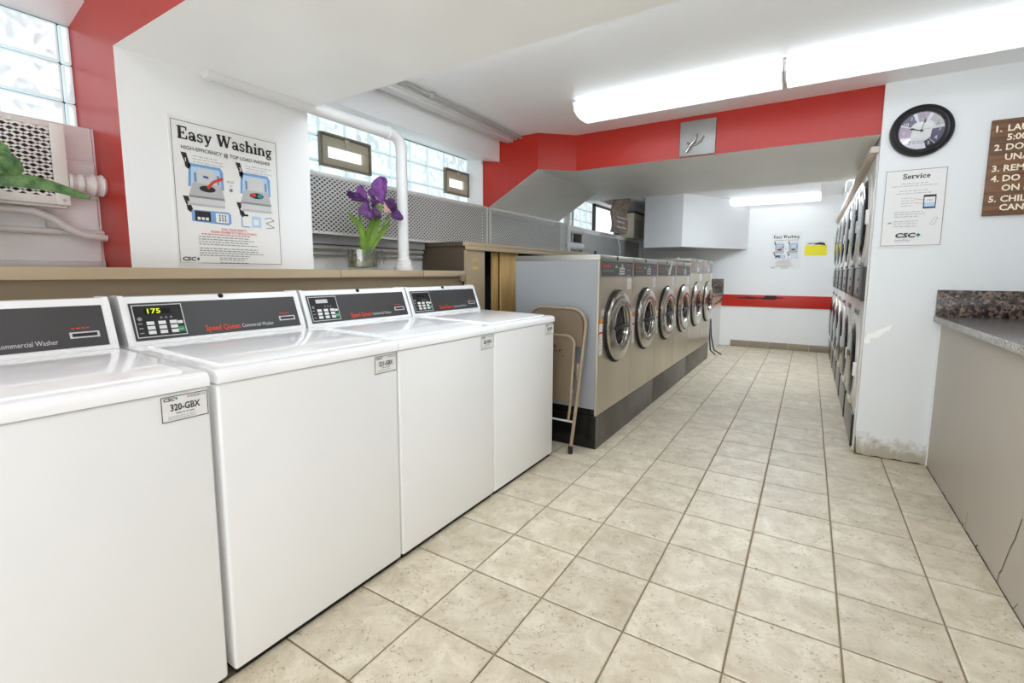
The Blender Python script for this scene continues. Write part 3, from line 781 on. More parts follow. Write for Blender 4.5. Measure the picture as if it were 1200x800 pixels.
fixture(-1.12, 2.875, 7.62, 7.28, .46, 'white wraparound ceiling light in front of the square latch plate', m_diff)
fixture(2.885, 6.9, 7.62, 7.28, .46, 'white wraparound ceiling light above the wall clock', m_diff)
fixture(-0.3, 3.73, 24.0, 7.24, .3, 'small fluorescent ceiling light at the far end of the room', m_difffar)
fixture(-1.6, 2.4, -1.7, 7.28, .46, 'added unseen ceiling light over the near end of the washers', m_diffadd_near)  # this pair is added out of view to brighten washers and lids
fixture(2.45, 6.45, -1.7, 7.28, .46, 'added unseen ceiling light over the near end of the counter', m_diffadd_near)
for k, (y0, y1, x) in enumerate(((15.2, 21.0, -3.55), (15.2, 20.0, -3.2))):
    t = MB().box(x - .12, x + .08, y0, y1, 7.5, 7.62, .01).build('ceiling_channel', m_pipe if k == 0 else m_conduit)
    tag(t, ('wide pale' if k == 0 else 'narrow grey') + ' channel on the ceiling beyond the wide beam', 'raceway')
fixture(0.4, 4.3, 18.4, 7.34, .38, 'added ceiling light hidden between the wide beam and the far light', m_diffadd_hid)  # added out of sight to brighten the far end
fixture(-2.6, 1.4, 3.2, 7.3, .4, 'added ceiling light hidden behind the first beam over the washers', m_diffadd_beam)  # this pair is added out of sight to brighten the middle ceiling
fixture(1.45, 5.45, 3.2, 7.3, .4, 'added ceiling light hidden behind the first beam over the aisle', m_diffadd_beam)
# latch plate on the red beam
t = thing('beam_access_plate', 'square white metal plate with a lever latch on the red beam', 'access plate', (1.0, 9.68, 6.68))
MB().box(.6, 1.41, 9.645, 9.698, 6.69, 7.5, .008).build('plate', m_metalgrey, t)
MB().tube([(.76, 9.61, 6.78), (.85, 9.58, 6.9), (.95, 9.58, 7.02), (1.0, 9.6, 7.16)], [.03, .025, .02, .02], 8).build('lever', m_chrome, t)
MB().tube([(.78, 9.62, 7.0), (.85, 9.6, 6.94), (.98, 9.59, 6.92), (1.1, 9.6, 7.0), (1.15, 9.62, 7.1)], .018, 8).build('hook', m_chrome, t)
MB().box(.88, 1.0, 9.6, 9.645, 7.0, 7.2, .02).build('latch_body', m_metalgrey, t)

# ------------------------------------------------------------------ duct chase, far-left fittings
mb = MB()
mb.prism([(-3.6, 21.0), (-1.78, 21.0), (0.65, 25.04), (-3.6, 25.04)], 'z', 5.13, ZC - .002)
struct(mb.build('wall_duct_chase', m_duct))
t = thing('metal_backing_panel', 'plain grey sheet metal panel on the wall behind the stainless washers', 'panel', (-4.8, 19.9, 4.6))
MB().box(-4.86, -4.74, 16.0, 23.9, 4.3, 5.55, .01).build('sheet', m_metalgrey, t)
MB().box(-4.74, -4.68, 17.4, 17.5, 4.65, 4.85, .01).build('handle', m_black, t)
t = thing('wall_pipe_stack', 'pale vertical pipe with dark openings beside the grey sheet metal panel', 'pipe', (-4.7, 15, 0))
MB().tube([(-4.72, 14.5, 3.5), (-4.72, 14.5, 6.66)], .14, 12).build('vertical_pipe', m_pipe, t)
MB().tube([(-4.72, 15.0, 3.5), (-4.72, 15.0, 6.66)], .05, 10).build('thin_pipe', m_conduit, t)
MB().tube([(-4.75, 14.3, 5.6), (-4.75, 15.95, 5.6)], .16, 12).build('upper_branch', m_pipe, t)
MB().tube([(-4.75, 14.3, 4.95), (-4.75, 15.95, 4.95)], .16, 12).build('lower_branch', m_pipe, t)
MB().box(-4.86, -4.7, 15.25, 15.9, 5.1, 5.45, .03).build('dark_coupling', m_rubber, t)
t = thing('air_conditioner', 'beige window air conditioner near the grey duct chase', 'air conditioner', (-4.6, 22.9, 5.66))
MB().box(-5.3, -4.45, 22.0, 23.7, 5.7, 7.0, .03).build('case', m_acbeige, t)
MB().box(-4.45, -4.41, 22.15, 23.2, 5.8, 6.65, .01).build('grille', m_acdark, t)
for k in range(9):
    MB().box(-4.415, -4.39, 22.16, 23.18, 5.83 + k * .09, 5.87 + k * .09).build('slat', m_acbeige, bpy.data.objects['air_conditioner'])
MB().box(-5.3, -4.43, 22.0, 23.7, 7.0, 7.09).build('top_gap_board', m_black, t)
t = thing('hanging_board_sign', 'weathered brown wooden sign hanging askew in front of the air conditioner', 'sign', (-3.9, 19.0, 5.7))
bd = MB()
nz = 10
for side in (0, 1):
    pass
c0, c1 = Vector((-4.3, 18.4, 5.75)), Vector((-4.25, 20.3, 5.79))
vv = []
for j in range(nz + 1):
    z = j / nz; off = 0.06 * math.sin(z * 9)
    A_ = Vector((-4.3 + off, 18.35 + .3 * z + .03 * math.sin(j * 2.2), 5.75 + 1.78 * z)); B_ = Vector((-4.3 + off, 20.35 + .35 * z + .03 * math.cos(j * 1.9), 5.78 + 1.8 * z))
    vv.append((A_, B_))
bdv = [[bd.bm.verts.new(p) for p in (a, b, b + Vector((-.1, 0, 0)), a + Vector((-.1, 0, 0)))] for a, b in vv]
fs = [bd.bm.faces.new(bdv[0][::-1]), bd.bm.faces.new(bdv[-1])]
for P_, Q_ in zip(bdv, bdv[1:]):
    for i in range(4): fs.append(bd.bm.faces.new((P_[i], P_[(i + 1) % 4], Q_[(i + 1) % 4], Q_[i])))
bmesh.ops.recalc_face_normals(bd.bm, faces=fs)
bd.build('board', m_oldwood, t)
fl = Flat((-4.22, 18.6, 5.8), (0, 1, 0), (1, 0, 0))
for k, z in enumerate((.18, .42, .62)): fl.lines(m_silverp, .2, 1.5, z, 1, .12, .07, seed=k)
fl.build('faded_lettering', t)
MB().tube([(-4.3, 19.5, 7.5), (-4.3, 19.5, 7.61)], .015, 6).build('hanger', m_black, t)
t = MB().tube([(-4.66, 20.2, 5.55), (-4.6, 20.3, 5.2), (-4.64, 20.5, 4.8), (-4.64, 20.6, 4.3)], .025, 8).build('white_cord', m_pipe)
tag(t, 'thin white cord hanging down the grey sheet metal panel', 'cord')

# far counter at the end of the stainless row
t = thing('far_counter', 'small far counter with dark granite backsplash past the stainless washers', 'counter', (-2.5, 23, 0))
MB().box(-4.86, -.42, 20.9, 25.03, 2.36, 2.74, .01).build('fascia', mat('pinkish_tan_laminate', (186, 162, 142), .45), t)
MB().box(-4.86, -.38, 20.9, 25.03, 2.74, 2.86, .01).build('top', m_granitetop, t)
MB().box(-4.86, -.4, 24.95, 25.04, 2.86, 3.58, .006).build('backsplash', m_granite, t)
MB().box(-4.86, -.5, 21.0, 25.03, 0, 2.36).build('side_panel', m_wall, t)
MB().tube([(-.3, 20.7, 2.3), (-.3, 21.0, 2.33), (-.3, 24.2, 2.56), (-.42, 24.4, 2.56)], .035, 10).build('rail', m_chrome, t)
for k, (y, dx) in enumerate(((20.75, 0), (20.95, .12))):
    t = MB().tube([(-.35 + dx * .3, y, 1.75), (-.3 + dx * .3, y, 1.0), (-.25 + dx, y + .1, .3), (-.1 + dx * 2, y + .5, .04)], .03, 8).build('drain_hose', m_rubber)
    tag(t, ('taller' if k == 0 else 'outer') + ' dark hose curving to the floor past the last stainless washer', 'hose')

# ------------------------------------------------------------------ top-load washers
XF = -0.92
def make_washer(y0, y1):
    t = thing('top_load_washer', 'white top-load washer', 'washing machine', (-2.1, (y0 + y1) / 2, 0), 'white top-load washers in a row')
    g = 0.012
    a, b = y0 + g, y1 - g
    MB().box(-3.2, XF, a, b, .07, 2.86, .03, 3).build('cabinet', m_enamel, t)
    MB().box(-3.1, XF - .06, a + .04, b - .04, 0.0, .07).build('toe_base', m_dark, t)
    mb = MB()
    prof = [(-3.2, 2.872), (XF + .015, 2.872), (XF + .02, 2.93), (XF + .005, 2.965), (XF - .03, 2.985), (XF - .08, 2.99), (-2.78, 3.035), (-3.2, 3.035)]
    mb.prism(prof, 'y', a, b)
    mb.build('top_panel', m_enamel2, t)
    lid = MB().prism([(-2.62, 3.03), (XF - .16, 2.992), (XF - .16, 3.006), (XF - .2, 3.014), (-2.58, 3.052), (-2.62, 3.048)], 'y', a + .13, b - .13)
    lid.build('lid', m_enamel2, t)
    # console
    cp = [(-2.79, 3.036), (-2.78, 3.06), (-2.955, 3.53), (-2.99, 3.575), (-3.2, 3.575), (-3.2, 3.036)]
    cons = MB().prism(cp, 'y', a + .01, b - .01).build('console', m_enamel, t)
    for q0, q1 in ((a + .01, a + .06), (b - .06, b - .01)):
        MB().prism([(-2.775, 3.038), (-2.775, 3.066), (-2.947, 3.535), (-2.985, 3.588), (-3.2, 3.588), (-3.2, 3.038)], 'y', q0, q1).build('console_end_cap', m_enamel, t)
    d = Vector((-2.955 + 2.78, 0, 3.53 - 3.06)); L = d.length; d.normalize()
    nrm = Vector((d.z, 0, -d.x)).normalized()
    org = Vector((-2.78, a + .075, 3.06)) + nrm * .001
    W = b - a - .15
    F = Flat(org, (0, 1, 0), nrm, d)
    F.lay = 0.006
    F.rect(m_console, .01, .03, W - .01, L - .03)
    F.build('console_face', t)
    F = Flat(org, (0, 1, 0), nrm, d); F.lay = .012
    F.rect(m_black, .03, .06, .53, L - .055)
    F.lay = .014
    F.frame(m_silverp, .03, .06, .53, L - .055, .01)
    F.build('keypad_plate', t)
    F = Flat(org, (0, 1, 0), nrm, d); F.lay = .018
    for r in range(3):
        for c in range(3): F.rect(m_button, .14 + c * .115, .095 + r * .055, .215 + c * .115, .135 + r * .055)
    F.rect(m_button, .45, .2, .505, .235)
    F.build('button_grid', t)
    F = Flat(org, (0, 1, 0), nrm, d); F.lay = .018
    F.rect(m_green, .44, .1, .51, .165); F.text(m_silverp, 'START', .445, .12, .02, width=.055); F.build('start_button', t)
    F = Flat(org, (0, 1, 0), nrm, d); F.lay = .016
    F.disc(m_grey, .085, .28, .022)
    for c in range(3): F.poly(m_grey, [(.28 + c * .05, .275), (.31 + c * .05, .275), (.295 + c * .05, .305)])
    for r in range(3): F.rect(m_lgrey, .06, .11 + r * .055, .1, .118 + r * .055)
    F.build('keypad_icons', t)  # printed key icons and small dashes
    F = Flat(org, (0, 1, 0), nrm, d); F.lay = .008
    F.text(m_brandred, 'Speed Queen', .74, .075, .07, width=.42, bold=.02)
    F.build('brand_lettering', t)
    F = Flat(org, (0, 1, 0), nrm, d); F.lay = .008
    F.text(m_silverp, 'Commercial Washer', 1.185, .08, .05, width=.43)
    F.build('type_lettering', t)
    F = Flat(org, (0, 1, 0), nrm, d); F.lay = .01
    F.lines(m_brandred, W - .29, W - .1, .225, 1, .03, .012, seed=4)
    F.build('slot_lettering', t)
    s = MB(); yy = org.y + W - .32; 
    F = Flat(org, (0, 1, 0), nrm, d); F.lay = .012
    F.rect(m_silverp, W - .315, .125, W - .075, .19); F.lay = .016; F.rect(m_black, W - .295, .14, W - .095, .175)
    F.lay = .014
    F.build('card_slot', t)
    MB().lathe('x', (-2.968, (a + b) / 2, 3.553), [(.03, -.02), (.03, .012), (.022, .016), (0, .016)], 14).build('lock', m_black, t)
    return t
PW = 2.2
wash0 = make_washer(1.63, 3.83)
wash0['label'] = 'white top-load washer with blank pale display, tag reading 322-GBX, third along the row'
W2 = dup(wash0, (0, -2.2, 0), 'white top-load washer showing a lit yellow 175 on its display')
W1 = dup(wash0, (-.0, -4.44, 0), 'white top-load washer with 320-GBX tag, cut off by the picture edge')
W4 = dup(wash0, (0, 2.19, 0), 'white top-load washer at the end of the row beside the folded chair')
def washer_extra(t, y0, code, display):
    a = y0 + .012
    d = Vector((-.175, 0, .47)); d.normalize(); nrm = Vector((d.z, 0, -d.x)).normalized()
    org = Vector((-2.78, a + .075, 3.06)) + nrm * .001
    F = Flat(org, (0, 1, 0), nrm, d); F.lay = .018
    if display == 'led':
        F.rect(m_dark, .14, .335, .4, .4); F.lay = .021
        F.text(m_led, '175', .17, .34, .055, width=.13, bold=.015)
    elif display == 'lcd': F.rect(m_lcd, .15, .34, .36, .4)
    else: F.rect(m_dark, .15, .34, .36, .4)
    F.build('display', t)
    yt = y0 + 2.2 - .012
    F = Flat((XF, yt - .38, 2.62), (0, 1, 0), (1, 0, 0)); F.lay = .004
    F.poly(m_paper, [(.012, 0), (.353, 0), (.365, .012), (.365, .213), (.353, .225), (.012, .225), (0, .213), (0, .012)])
    F.lay = .006
    F.frame(m_print, .006, .006, .359, .219, .006)
    F.text(m_print, 'CSC', .022, .18, .026, width=.085, bold=.03, slant=.15); F.poly(m_teal, [(.12, .182), (.13, .195), (.12, .208), (.11, .195)])
    F.text(m_grey, '00408586120', .2, .185, .021, width=.14)
    F.text(m_print, code, .07, .095, .055, width=.225, bold=.02)
    F.lines(m_grey, .11, .25, .066, 1, .022, .01, seed=2)
    F.lines(m_lgrey, .05, .31, .042, 2, .017, .007, seed=3)
    F.build('machine_tag', t)
washer_extra(wash0, 1.63, '321-GBX' if False else '322-GBX', 'lcd')
washer_extra(W2, -0.57, '321-GBX', 'led')
washer_extra(W1, -2.81, '320-GBX', 'led')
washer_extra(W4, 3.82, '323-GBX', 'off')

# ------------------------------------------------------------------ stainless front-load washers on a plinth
XD = -0.27
def make_frontload(y0, y1, ztop, zpan, label, panm, r=0.81, zc=2.64):
    t = thing('front_load_washer', label, 'washing machine', (-1.3, (y0 + y1) / 2, .75), 'stainless front-load washers in a row')
    a, b = y0 + .008, y1 - .008; yc = (y0 + y1) / 2 + .07
    MB().box(-2.34, XD - .03, a, b, .9, ztop - .12, skip=('+x',)).build('body', m_side, t)
    MB().box(-2.3, XD - .06, a + .03, b - .03, .752, .9).build('base_frame', m_blackgloss, t)
    MB().box(-2.36, XD + .01, a, b, ztop - .12, ztop, .015).build('top_cap', mat('top_cap_steel', (170, 168, 160), .35, metal=.8) if 'top_cap_steel' not in bpy.data.materials else bpy.data.materials['top_cap_steel'], t)
    # front panel with a round opening
    mb = MB(); hr = r * .56; n = 40; z0, z1 = .76, zpan
    co, ci = [], []
    for i in range(n):
        an = 2 * PI * i / n; c, s_ = math.cos(an), math.sin(an)
        ci.append((yc + hr * c, zc + hr * s_))
        ty = ((b - yc) if c > 0 else (yc - a)) / max(abs(c), 1e-6); tz_ = ((z1 - zc) if s_ > 0 else (zc - z0)) / max(abs(s_), 1e-6)
        k = min(ty, tz_); co.append((yc + k * c, zc + k * s_))
    for cy_, cz_ in ((a, z0), (b, z0), (b, z1), (a, z1)):
        i = min(range(n), key=lambda i: (co[i][0] - cy_) ** 2 + (co[i][1] - cz_) ** 2); co[i] = (cy_, cz_)
    VI = [mb.bm.verts.new((XD, *p)) for p in ci]; VO = [mb.bm.verts.new((XD, *p)) for p in co]; VB = [mb.bm.verts.new((XD - .05, *p)) for p in co]
    for i in range(n):
        j = (i + 1) % n
        mb.bm.faces.new((VI[i], VO[i], VO[j], VI[j])); mb.bm.faces.new((VO[i], VB[i], VB[j], VO[j]))
    bmesh.ops.recalc_face_normals(mb.bm, faces=mb.bm.faces[:])
    mb.build('front_panel', m_steel, t, smooth=False)
    MB().box(XD - .03, XD - .004, a, b, zpan + .004, ztop - .12).build('fascia', m_steel, t)
    cp = Flat((XD - .004, a, zpan), (0, 1, 0), (1, 0, 0)); cp.lay = .006
    W, Hh = b - a, ztop - .125 - zpan
    cp.rect(panm, .1, .03, W - .02, Hh)
    cp.build('control_panel', t)
    cp = Flat((XD - .004, a, zpan), (0, 1, 0), (1, 0, 0)); cp.lay = .01
    cp.text(m_brandred, 'Speed Queen', .18, Hh * .62, .07, width=.48, bold=.03)
    cp.rect(m_lgrey, .95, Hh * .6, 1.08, Hh * .75); cp.disc(m_lgrey, 1.42, Hh * .72, .06)
    for r_ in range(3):
        for c_ in range(3): cp.rect(m_button, 1.22 + c_ * .13, .07 + r_ * .06, 1.32 + c_ * .13, .11 + r_ * .06)
    for c_ in range(5): cp.rect(m_grey, .2 + c_ * .14, .13, .27 + c_ * .14, .18)
    cp.frame(m_lgrey, 1.78, .05, 2.0, Hh * .5, .012); cp.rect(m_redprint, 1.8, Hh * .8, 2.05, Hh * .86)
    cp.build('panel_lettering', t)
    MB().lathe('x', (XD + .01, (y0 + y1) / 2 - .05, ztop - .055), [(.045, -.02), (.045, .012), (0, .014)], 12).build('lock', m_black, t)
    MB().lathe('x', (XD, yc - .02, zc), [(r * .9, .0), (r * 1.045, .0), (r * 1.045, .035), (r * .9, .035)], 40).build('gasket_shade_ring', m_gasketshade, t)
    dr = MB().lathe('x', (XD, yc, zc), [(r * .98, .035), (r * 1.0, .045), (r, .075), (r * .97, .105), (r * .92, .115), (r * .64, .135), (r * .58, .125), (r * .55, .08), (r * .54, .0)], 48).build('door', m_chrome, t)
    MB().lathe('x', (XD, yc, zc), [(r * .55, .04), (r * .35, .06), (0, .07)], 32).build('door_glass', m_doorglass, dr)
    MB().box(XD + .1, XD + .17, yc - r * .56, yc + r * .5, zc - .06, zc + .03, .02).build('handle', m_black, dr)
    MB().lathe('x', (XD, yc, zc), [(r * .56, -.02), (r * .6, -.35), (r * .5, -.55), (0, -.6)], 32).build('drum', m_drum, t)
    F = Flat((XD, y0 + .05, zc - .55), (0, 1, 0), (1, 0, 0)); F.lay = .004
    F.rect(m_paper, 0, 0, .2, .78); F.lay = .006
    F.rect(mat('orange_print', (224, 140, 50), .6) if 'orange_print' not in bpy.data.materials else bpy.data.materials['orange_print'], 0, .68, .2, .78)
    F.rect(m_redprint, 0, .46, .2, .51); F.lines(m_grey, .02, .18, .4, 7, .05, .012, seed=9)
    F.build('warning_sticker', t)
    F = Flat((XD, y1 - .42, zpan - .28), (0, 1, 0), (1, 0, 0)); F.lay = .004
    F.rect(m_paper, 0, 0, .3, .26); F.lay = .006; F.text(m_lgrey, 'CSC', .04, .2, .03, width=.1); F.lines(m_lgrey, .04, .26, .15, 3, .05, .015, seed=5)
    F.build('machine_tag', t)
    return t
FL = [6.80, 9.03, 11.25, 13.5, 15.75, 18.1, 20.5]
f0 = make_frontload(FL[0], FL[1], 4.25, 3.76, 'stainless front-load washer with grey side, right behind the folded chair', m_panel)
labs = ['stainless front-load washer directly after the grey-sided one', 'stainless front-load washer whose control panel is crossed by a white strip', 'stainless front-load washer just before the two taller machines']
for i in (1, 2, 3):
    dup(f0, (0, FL[i] - FL[0] + (FL[i + 1] - FL[i] - 2.23) / 2, 0), labs[i - 1])
f4 = make_frontload(FL[4], FL[5], 4.42, 3.86, 'taller stainless front-load washer, first of the two grey-panelled ones', m_panelfar, r=.84, zc=2.66)
dup(f4, (0, FL[5] - FL[4] + .02, 0), 'taller stainless front-load washer at the far end of the row by the granite backsplash')
t = MB().prism([(12.52, 3.8), (12.64, 3.82), (12.86, 4.02), (13.0, 4.23), (12.88, 4.24), (12.7, 4.04)], 'x', XD + .012, XD + .022).build('tape_strip', m_paper)
f2 = [o for o in bpy.data.objects if o.get('label') == labs[1]][0]
t.parent = f2; t.location = (BASE[t.name] - BASE[f2.name]) * S; t.name = 'tape_strip'
for k, y in enumerate((16.9, 18.9)):
    tt = MB().tube([(-1.0, y, 4.42), (-1.0, y, 4.5)], .07, 10).build('roof_cap', m_whiteplastic)
    tt.parent = None
    tag(tt, ('first' if k == 0 else 'second') + ' small white cap standing on the taller stainless washers', 'cap')
t = thing('machine_plinth', 'long dark plinth under the stainless front-load washers', 'plinth', (-1.3, 13.5, 0))
MB().box(-2.3, XD - .02, 6.83, 20.3, .0, .745).build('core', m_blackgloss, t)
for a, b in ((6.83, 11.25), (11.26, 15.7), (15.71, 20.3)):
    MB().box(XD - .018, XD - .004, a, b - .01, .005, .74, .004).build('facing_board', m_plinth, t)
MB().box(-2.32, XD - .02, 6.79, 6.83, .72, .748).build('edge_strip', m_black, t)

# ------------------------------------------------------------------ folded chair
t = thing('folded_chair', 'beige metal folding chair leaning folded against the grey washer side', 'chair', (-1.2, 6.5, 0))
def CY(z, off=0): return 6.33 + .115 * z + off
def chair_u(xl, xr, zt, zb, rad, off, inset=.15):
    pts = []
    pts.append((xl + inset, CY(zb, off), zb)); pts.append((xl + inset * .4, CY(zt * .45, off), zt * .45)); pts.append((xl, CY(zt - rad, off), zt - rad))
    for i in range(1, 7):
        a = PI - PI / 2 * i / 6; pts.append((xl + rad + rad * math.cos(a), CY(zt, off), zt - rad + rad * math.sin(a)))
    for i in range(0, 7):
        a = PI / 2 - PI / 2 * i / 6; pts.append((xr - rad + rad * math.cos(a), CY(zt, off), zt - rad + rad * math.sin(a)))
    pts.append((xr - inset * .4, CY(zt * .45, off), zt * .45)); pts.append((xr - inset, CY(zb, off), zb))
    return pts
fr = MB().tube(chair_u(-1.9, -.5, 3.1, .06, .34, 0), .038, 12).build('back_frame', m_chairf, t)
for sx in (-1.75, -.65):
    MB().lathe('z', (sx, CY(.05), 0), [(0, 0), (.05, 0), (.055, .03), (.05, .16), (.043, .17)], 12).build('foot_cap', m_rubber, fr)
def plate(xl, xr, z0, z1, rad, off, th=.03, rb=.05):
    mb = MB(); P2 = []
    for cx, cz, r0, a0 in ((xr - rad, z1 - rad, rad, 0), (xl + rad, z1 - rad, rad, 90), (xl + rb, z0 + rb, rb, 180), (xr - rb, z0 + rb, rb, 270)):
        for i in range(6):
            a = math.radians(a0 + 90 * i / 5); P2.append((cx + r0 * math.cos(a), cz + r0 * math.sin(a)))
    A = [mb.bm.verts.new((x, CY(z, off), z)) for x, z in P2]; B = [mb.bm.verts.new((x, CY(z, off + th), z)) for x, z in P2]
    fs = [mb.bm.faces.new(A), mb.bm.faces.new(B[::-1])]
    for i in range(len(A)): fs.append(mb.bm.faces.new((A[i], B[i], B[(i + 1) % len(A)], A[(i + 1) % len(A)])))
    bmesh.ops.recalc_face_normals(mb.bm, faces=fs)
    return mb
plate(-1.85, -.55, 2.3, 3.05, .3, .0).build('backrest', m_chair, t)
st = plate(-1.72, -.68, 1.12, 2.52, .2, -.1).build('seat', m_chair, t)
pts = [(-1.72, CY(1.15, -.1), 1.15), (-1.72, CY(2.3, -.1), 2.3)] + [(-1.52 + .2 * math.cos(PI - PI / 2 * i / 5), CY(2.5, -.1), 2.32 + .2 * math.sin(PI - PI / 2 * i / 5)) for i in range(6)] + [(-.88 + .2 * math.cos(PI / 2 - PI / 2 * i / 5), CY(2.5, -.1), 2.32 + .2 * math.sin(PI / 2 - PI / 2 * i / 5)) for i in range(6)] + [(-.68, CY(2.3, -.1), 2.3), (-.68, CY(1.15, -.1), 1.15)]
MB().tube(pts, .03, 8).build('seat_rim', m_chairf, st)
fl_ = MB().tube([(-1.68, CY(.25, -.12), .25), (-1.66, CY(1.3, -.14), 1.3)], .035, 8).build('front_leg', m_chairf, t)
fl_ = MB().tube([(-.72, CY(.72, -.06), .72), (-.67, CY(1.4, -.06), 1.4)], .03, 8).build('front_leg', m_chairf, t)
MB().tube([(-1.72, CY(.68), .68), (-.63, CY(.68), .68)], .024, 8).build('crossbar', m_silverp, t)
MB().box(-.6, -.56, CY(1.75, -.08), CY(1.75, .02), 1.6, 1.95, .015).build('hinge', m_chairf, t)
mb = MB(); rnd = random.Random(11)
for k in range(9):
    x, z = -1.0 + rnd.uniform(-.15, .15), 2.2 + rnd.uniform(-.14, .1)
    mb.lathe('y', (x, CY(z, -.106), z), [(0, 0), (.012 + rnd.uniform(0, .012), 0.001)], 8)
stuff(mb.build('worn_spots', m_scrape, t))

# ------------------------------------------------------------------ stacked tumble dryers
XS = 4.5
def make_dryer(y0):
    t = thing('stacked_dryer', 'white stacked tumble dryer', 'dryer', (4.9, y0 + 1.25, 0), 'stacked tumble dryers behind the pillar')
    a, b, yc = y0 + .01, y0 + 2.49, y0 + 1.25
    MB().box(XS, 6.6, a, b, .02, 6.32, .01).build('cabinet', m_drywhite, t)
    MB().box(XS - .03, XS, a + .12, b - .05, .1, .78, .008).build('kick_panel', m_drysteel, t)
    MB().box(XS - .045, XS - .002, a + .02, a + .11, .1, .8).build('kick_post', m_black, t)
    for z in (1.86, 5.1):
        r = 1.02
        d = MB().lathe('x', (XS, yc, z), [(r * 1.04, 0), (r * 1.04, -.03), (r, -.05), (r * .93, -.055), (r * .88, -.04), (r * .86, -.01)], 44).build('door', m_drywhite, t)
        MB().lathe('x', (XS, yc, z), [(r * .87, -.03), (r * .82, -.075), (r * .66, -.11), (r * .4, -.13), (0, -.14)], 36).build('door_glass', m_dryglass, d)
        mb = MB()  # small light discs standing in for reflections on the glass
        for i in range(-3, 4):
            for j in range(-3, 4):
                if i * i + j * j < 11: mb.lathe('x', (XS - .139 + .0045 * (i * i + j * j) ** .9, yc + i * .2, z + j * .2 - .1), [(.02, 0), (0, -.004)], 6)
        stuff(mb.build('painted_glints', m_dot, d))
        MB().box(XS - .1, XS - .03, a + .04, a + .1, z - .2, z + .1, .012).build('handle', m_whiteplastic, d)
    for z0, z1 in ((3.28, 4.02),):
        c = MB().box(XS - .04, XS - .001, a + .04, b - .04, z0, z1, .008).build('coin_panel', m_panel, t)
        MB().box(XS - .055, XS - .04, a + .5, b - .5, z0 + .08, z1 - .04, .006).build('coin_box_door', m_drysteel, c)
        MB().lathe('x', (XS - .055, yc - .1, z0 + .2), [(.06, 0), (.06, -.012), (0, -.014)], 12).build('lock', m_black, c)
        MB().lathe('x', (XS - .055, yc - .1, z0 + .45), [(.04, 0), (.04, -.012), (0, -.014)], 12).build('knob', m_black, c)
        MB().box(XS - .06, XS - .045, a + .06, a + .2, z0, z1).build('panel_divider', m_black, c)
    for z0, z1 in ((4.04, 4.16), (2.95, 3.22)):
        MB().box(XS - .05, XS - .001, yc - .35, yc + .35, z0, z0 + .1, .006).build('lint_label', m_grey, t)
    return t
d0 = make_dryer(9.78)
dl = ['white stacked tumble dryer next to the pillar with the clock', 'white stacked tumble dryer second in line after the pillar', 'white stacked tumble dryer third in line after the pillar', 'white stacked tumble dryer fourth in line after the pillar', 'white stacked tumble dryer fifth in line, one before the back wall', 'white stacked tumble dryer last in line against the back wall']
d0['label'] = dl[0]
for k in range(1, 6): dup(d0, (0, 2.54 * k, 0), dl[k])
struct(MB().box(4.38, 4.6, 9.77, 25.0, 6.33, 6.46, .02).build('trim_5', mat('beige_trim', (214, 200, 186), .45)))
t = MB().box(4.38, 4.56, 18.0, 18.5, 6.75, 7.1, .02).build('alarm_box', m_grey)
tag(t, 'small grey alarm box on the bulkhead above the stacked dryers', 'alarm')

# ------------------------------------------------------------------ counter on the right
t = thing('folding_counter', 'greige laminate counter with granite top beside the pillar', 'counter', (6.8, 5, 0))
MB().box(5.72, 7.88, 0.5, 9.61, 0, 2.93).build('front_panel', m_counter, t)
tp = MB().use(m_granitetop).box(5.6, 7.88, 0.4, 9.62, 2.94, 3.05, .012)
for f in tp.bm.faces: f.normal_update()
tp.use(m_graniteedge)
for f in tp.bm.faces:
    if f.normal.x < -.3: f.material_index = tp.mi
tp.build('top', None, t)
MB().box(5.62, 7.88, 9.53, 9.625, 3.052, 3.56, .006).build('backsplash', m_granite, t)
MB().box(5.705, 5.722, 9.56, 9.62, 0.02, 2.93).build('caulk_bead', m_wall, t)
ck = Flat((5.72, 0, 0), (0, -1, 0), (-1, 0, 0)); ck.lay = .003
def crack(pts, w): 
    for (p, q) in zip(pts, pts[1:]): ck.stroke(m_crack, [p, q], w)
crack([(-5.28, 0.02), (-5.26, .16), (-5.2, .22), (-5.02, .62), (-4.92, .78), (-4.8, 1.08)], .014)
crack([(-6.75, .02), (-6.73, .16), (-6.72, .3)], .01)
crack([(-6.88, .03), (-6.84, .06)], .03)
crack([(-6.2, .02), (-6.12, .09)], .022)
crack([(-4.72, .03), (-4.62, .15)], .01)
pts = [(-9.6, 0)] + [(-9.6 + 9 * i / 60, .022 + random.uniform(-.008, .012)) for i in range(61)] + [(-.6, 0)]
ck.poly(m_crack, pts)
ck.build('panel_cracks', t)

# ------------------------------------------------------------------ clock, notices and signs
t = thing('wall_clock', 'round black-rimmed wall clock with a collage dial', 'clock', (5.14, 9.6, 6.13))
cc = (5.14, 9.625, 6.62); R = .49
MB().lathe('y', cc, [(R * .6, 0), (R * .99, 0), (R, -.03), (R * .97, -.075), (R * .9, -.095), (R * .88, -.085), (R * .83, -.1), (R * .76, -.085), (R * .7, -.045)], 56).build('rim', m_clock, t)
F = Flat((cc[0], cc[1] - .03, cc[2]), (1, 0, 0), (0, -1, 0)); rd = R * .71
F.disc(m_dial, 0, 0, rd, n=48)
F.lay = .006
def wedge(m, a0, a1, r0, r1):
    F.poly(m, arc(0, 0, r1, r1, a0, a1, 8) + arc(0, 0, r0, r0, a1, a0, 8))
wedge(m_mauve, 70, 105, .17, rd); wedge(m_violet, 115, 155, .18, rd); wedge(m_mauve, 160, 215, .14, rd); wedge(m_violet, -50, 5, .15, rd); wedge(m_print, -75, -52, .2, rd); wedge(m_lgrey, 15, 60, .22, rd)
F.lay = .009
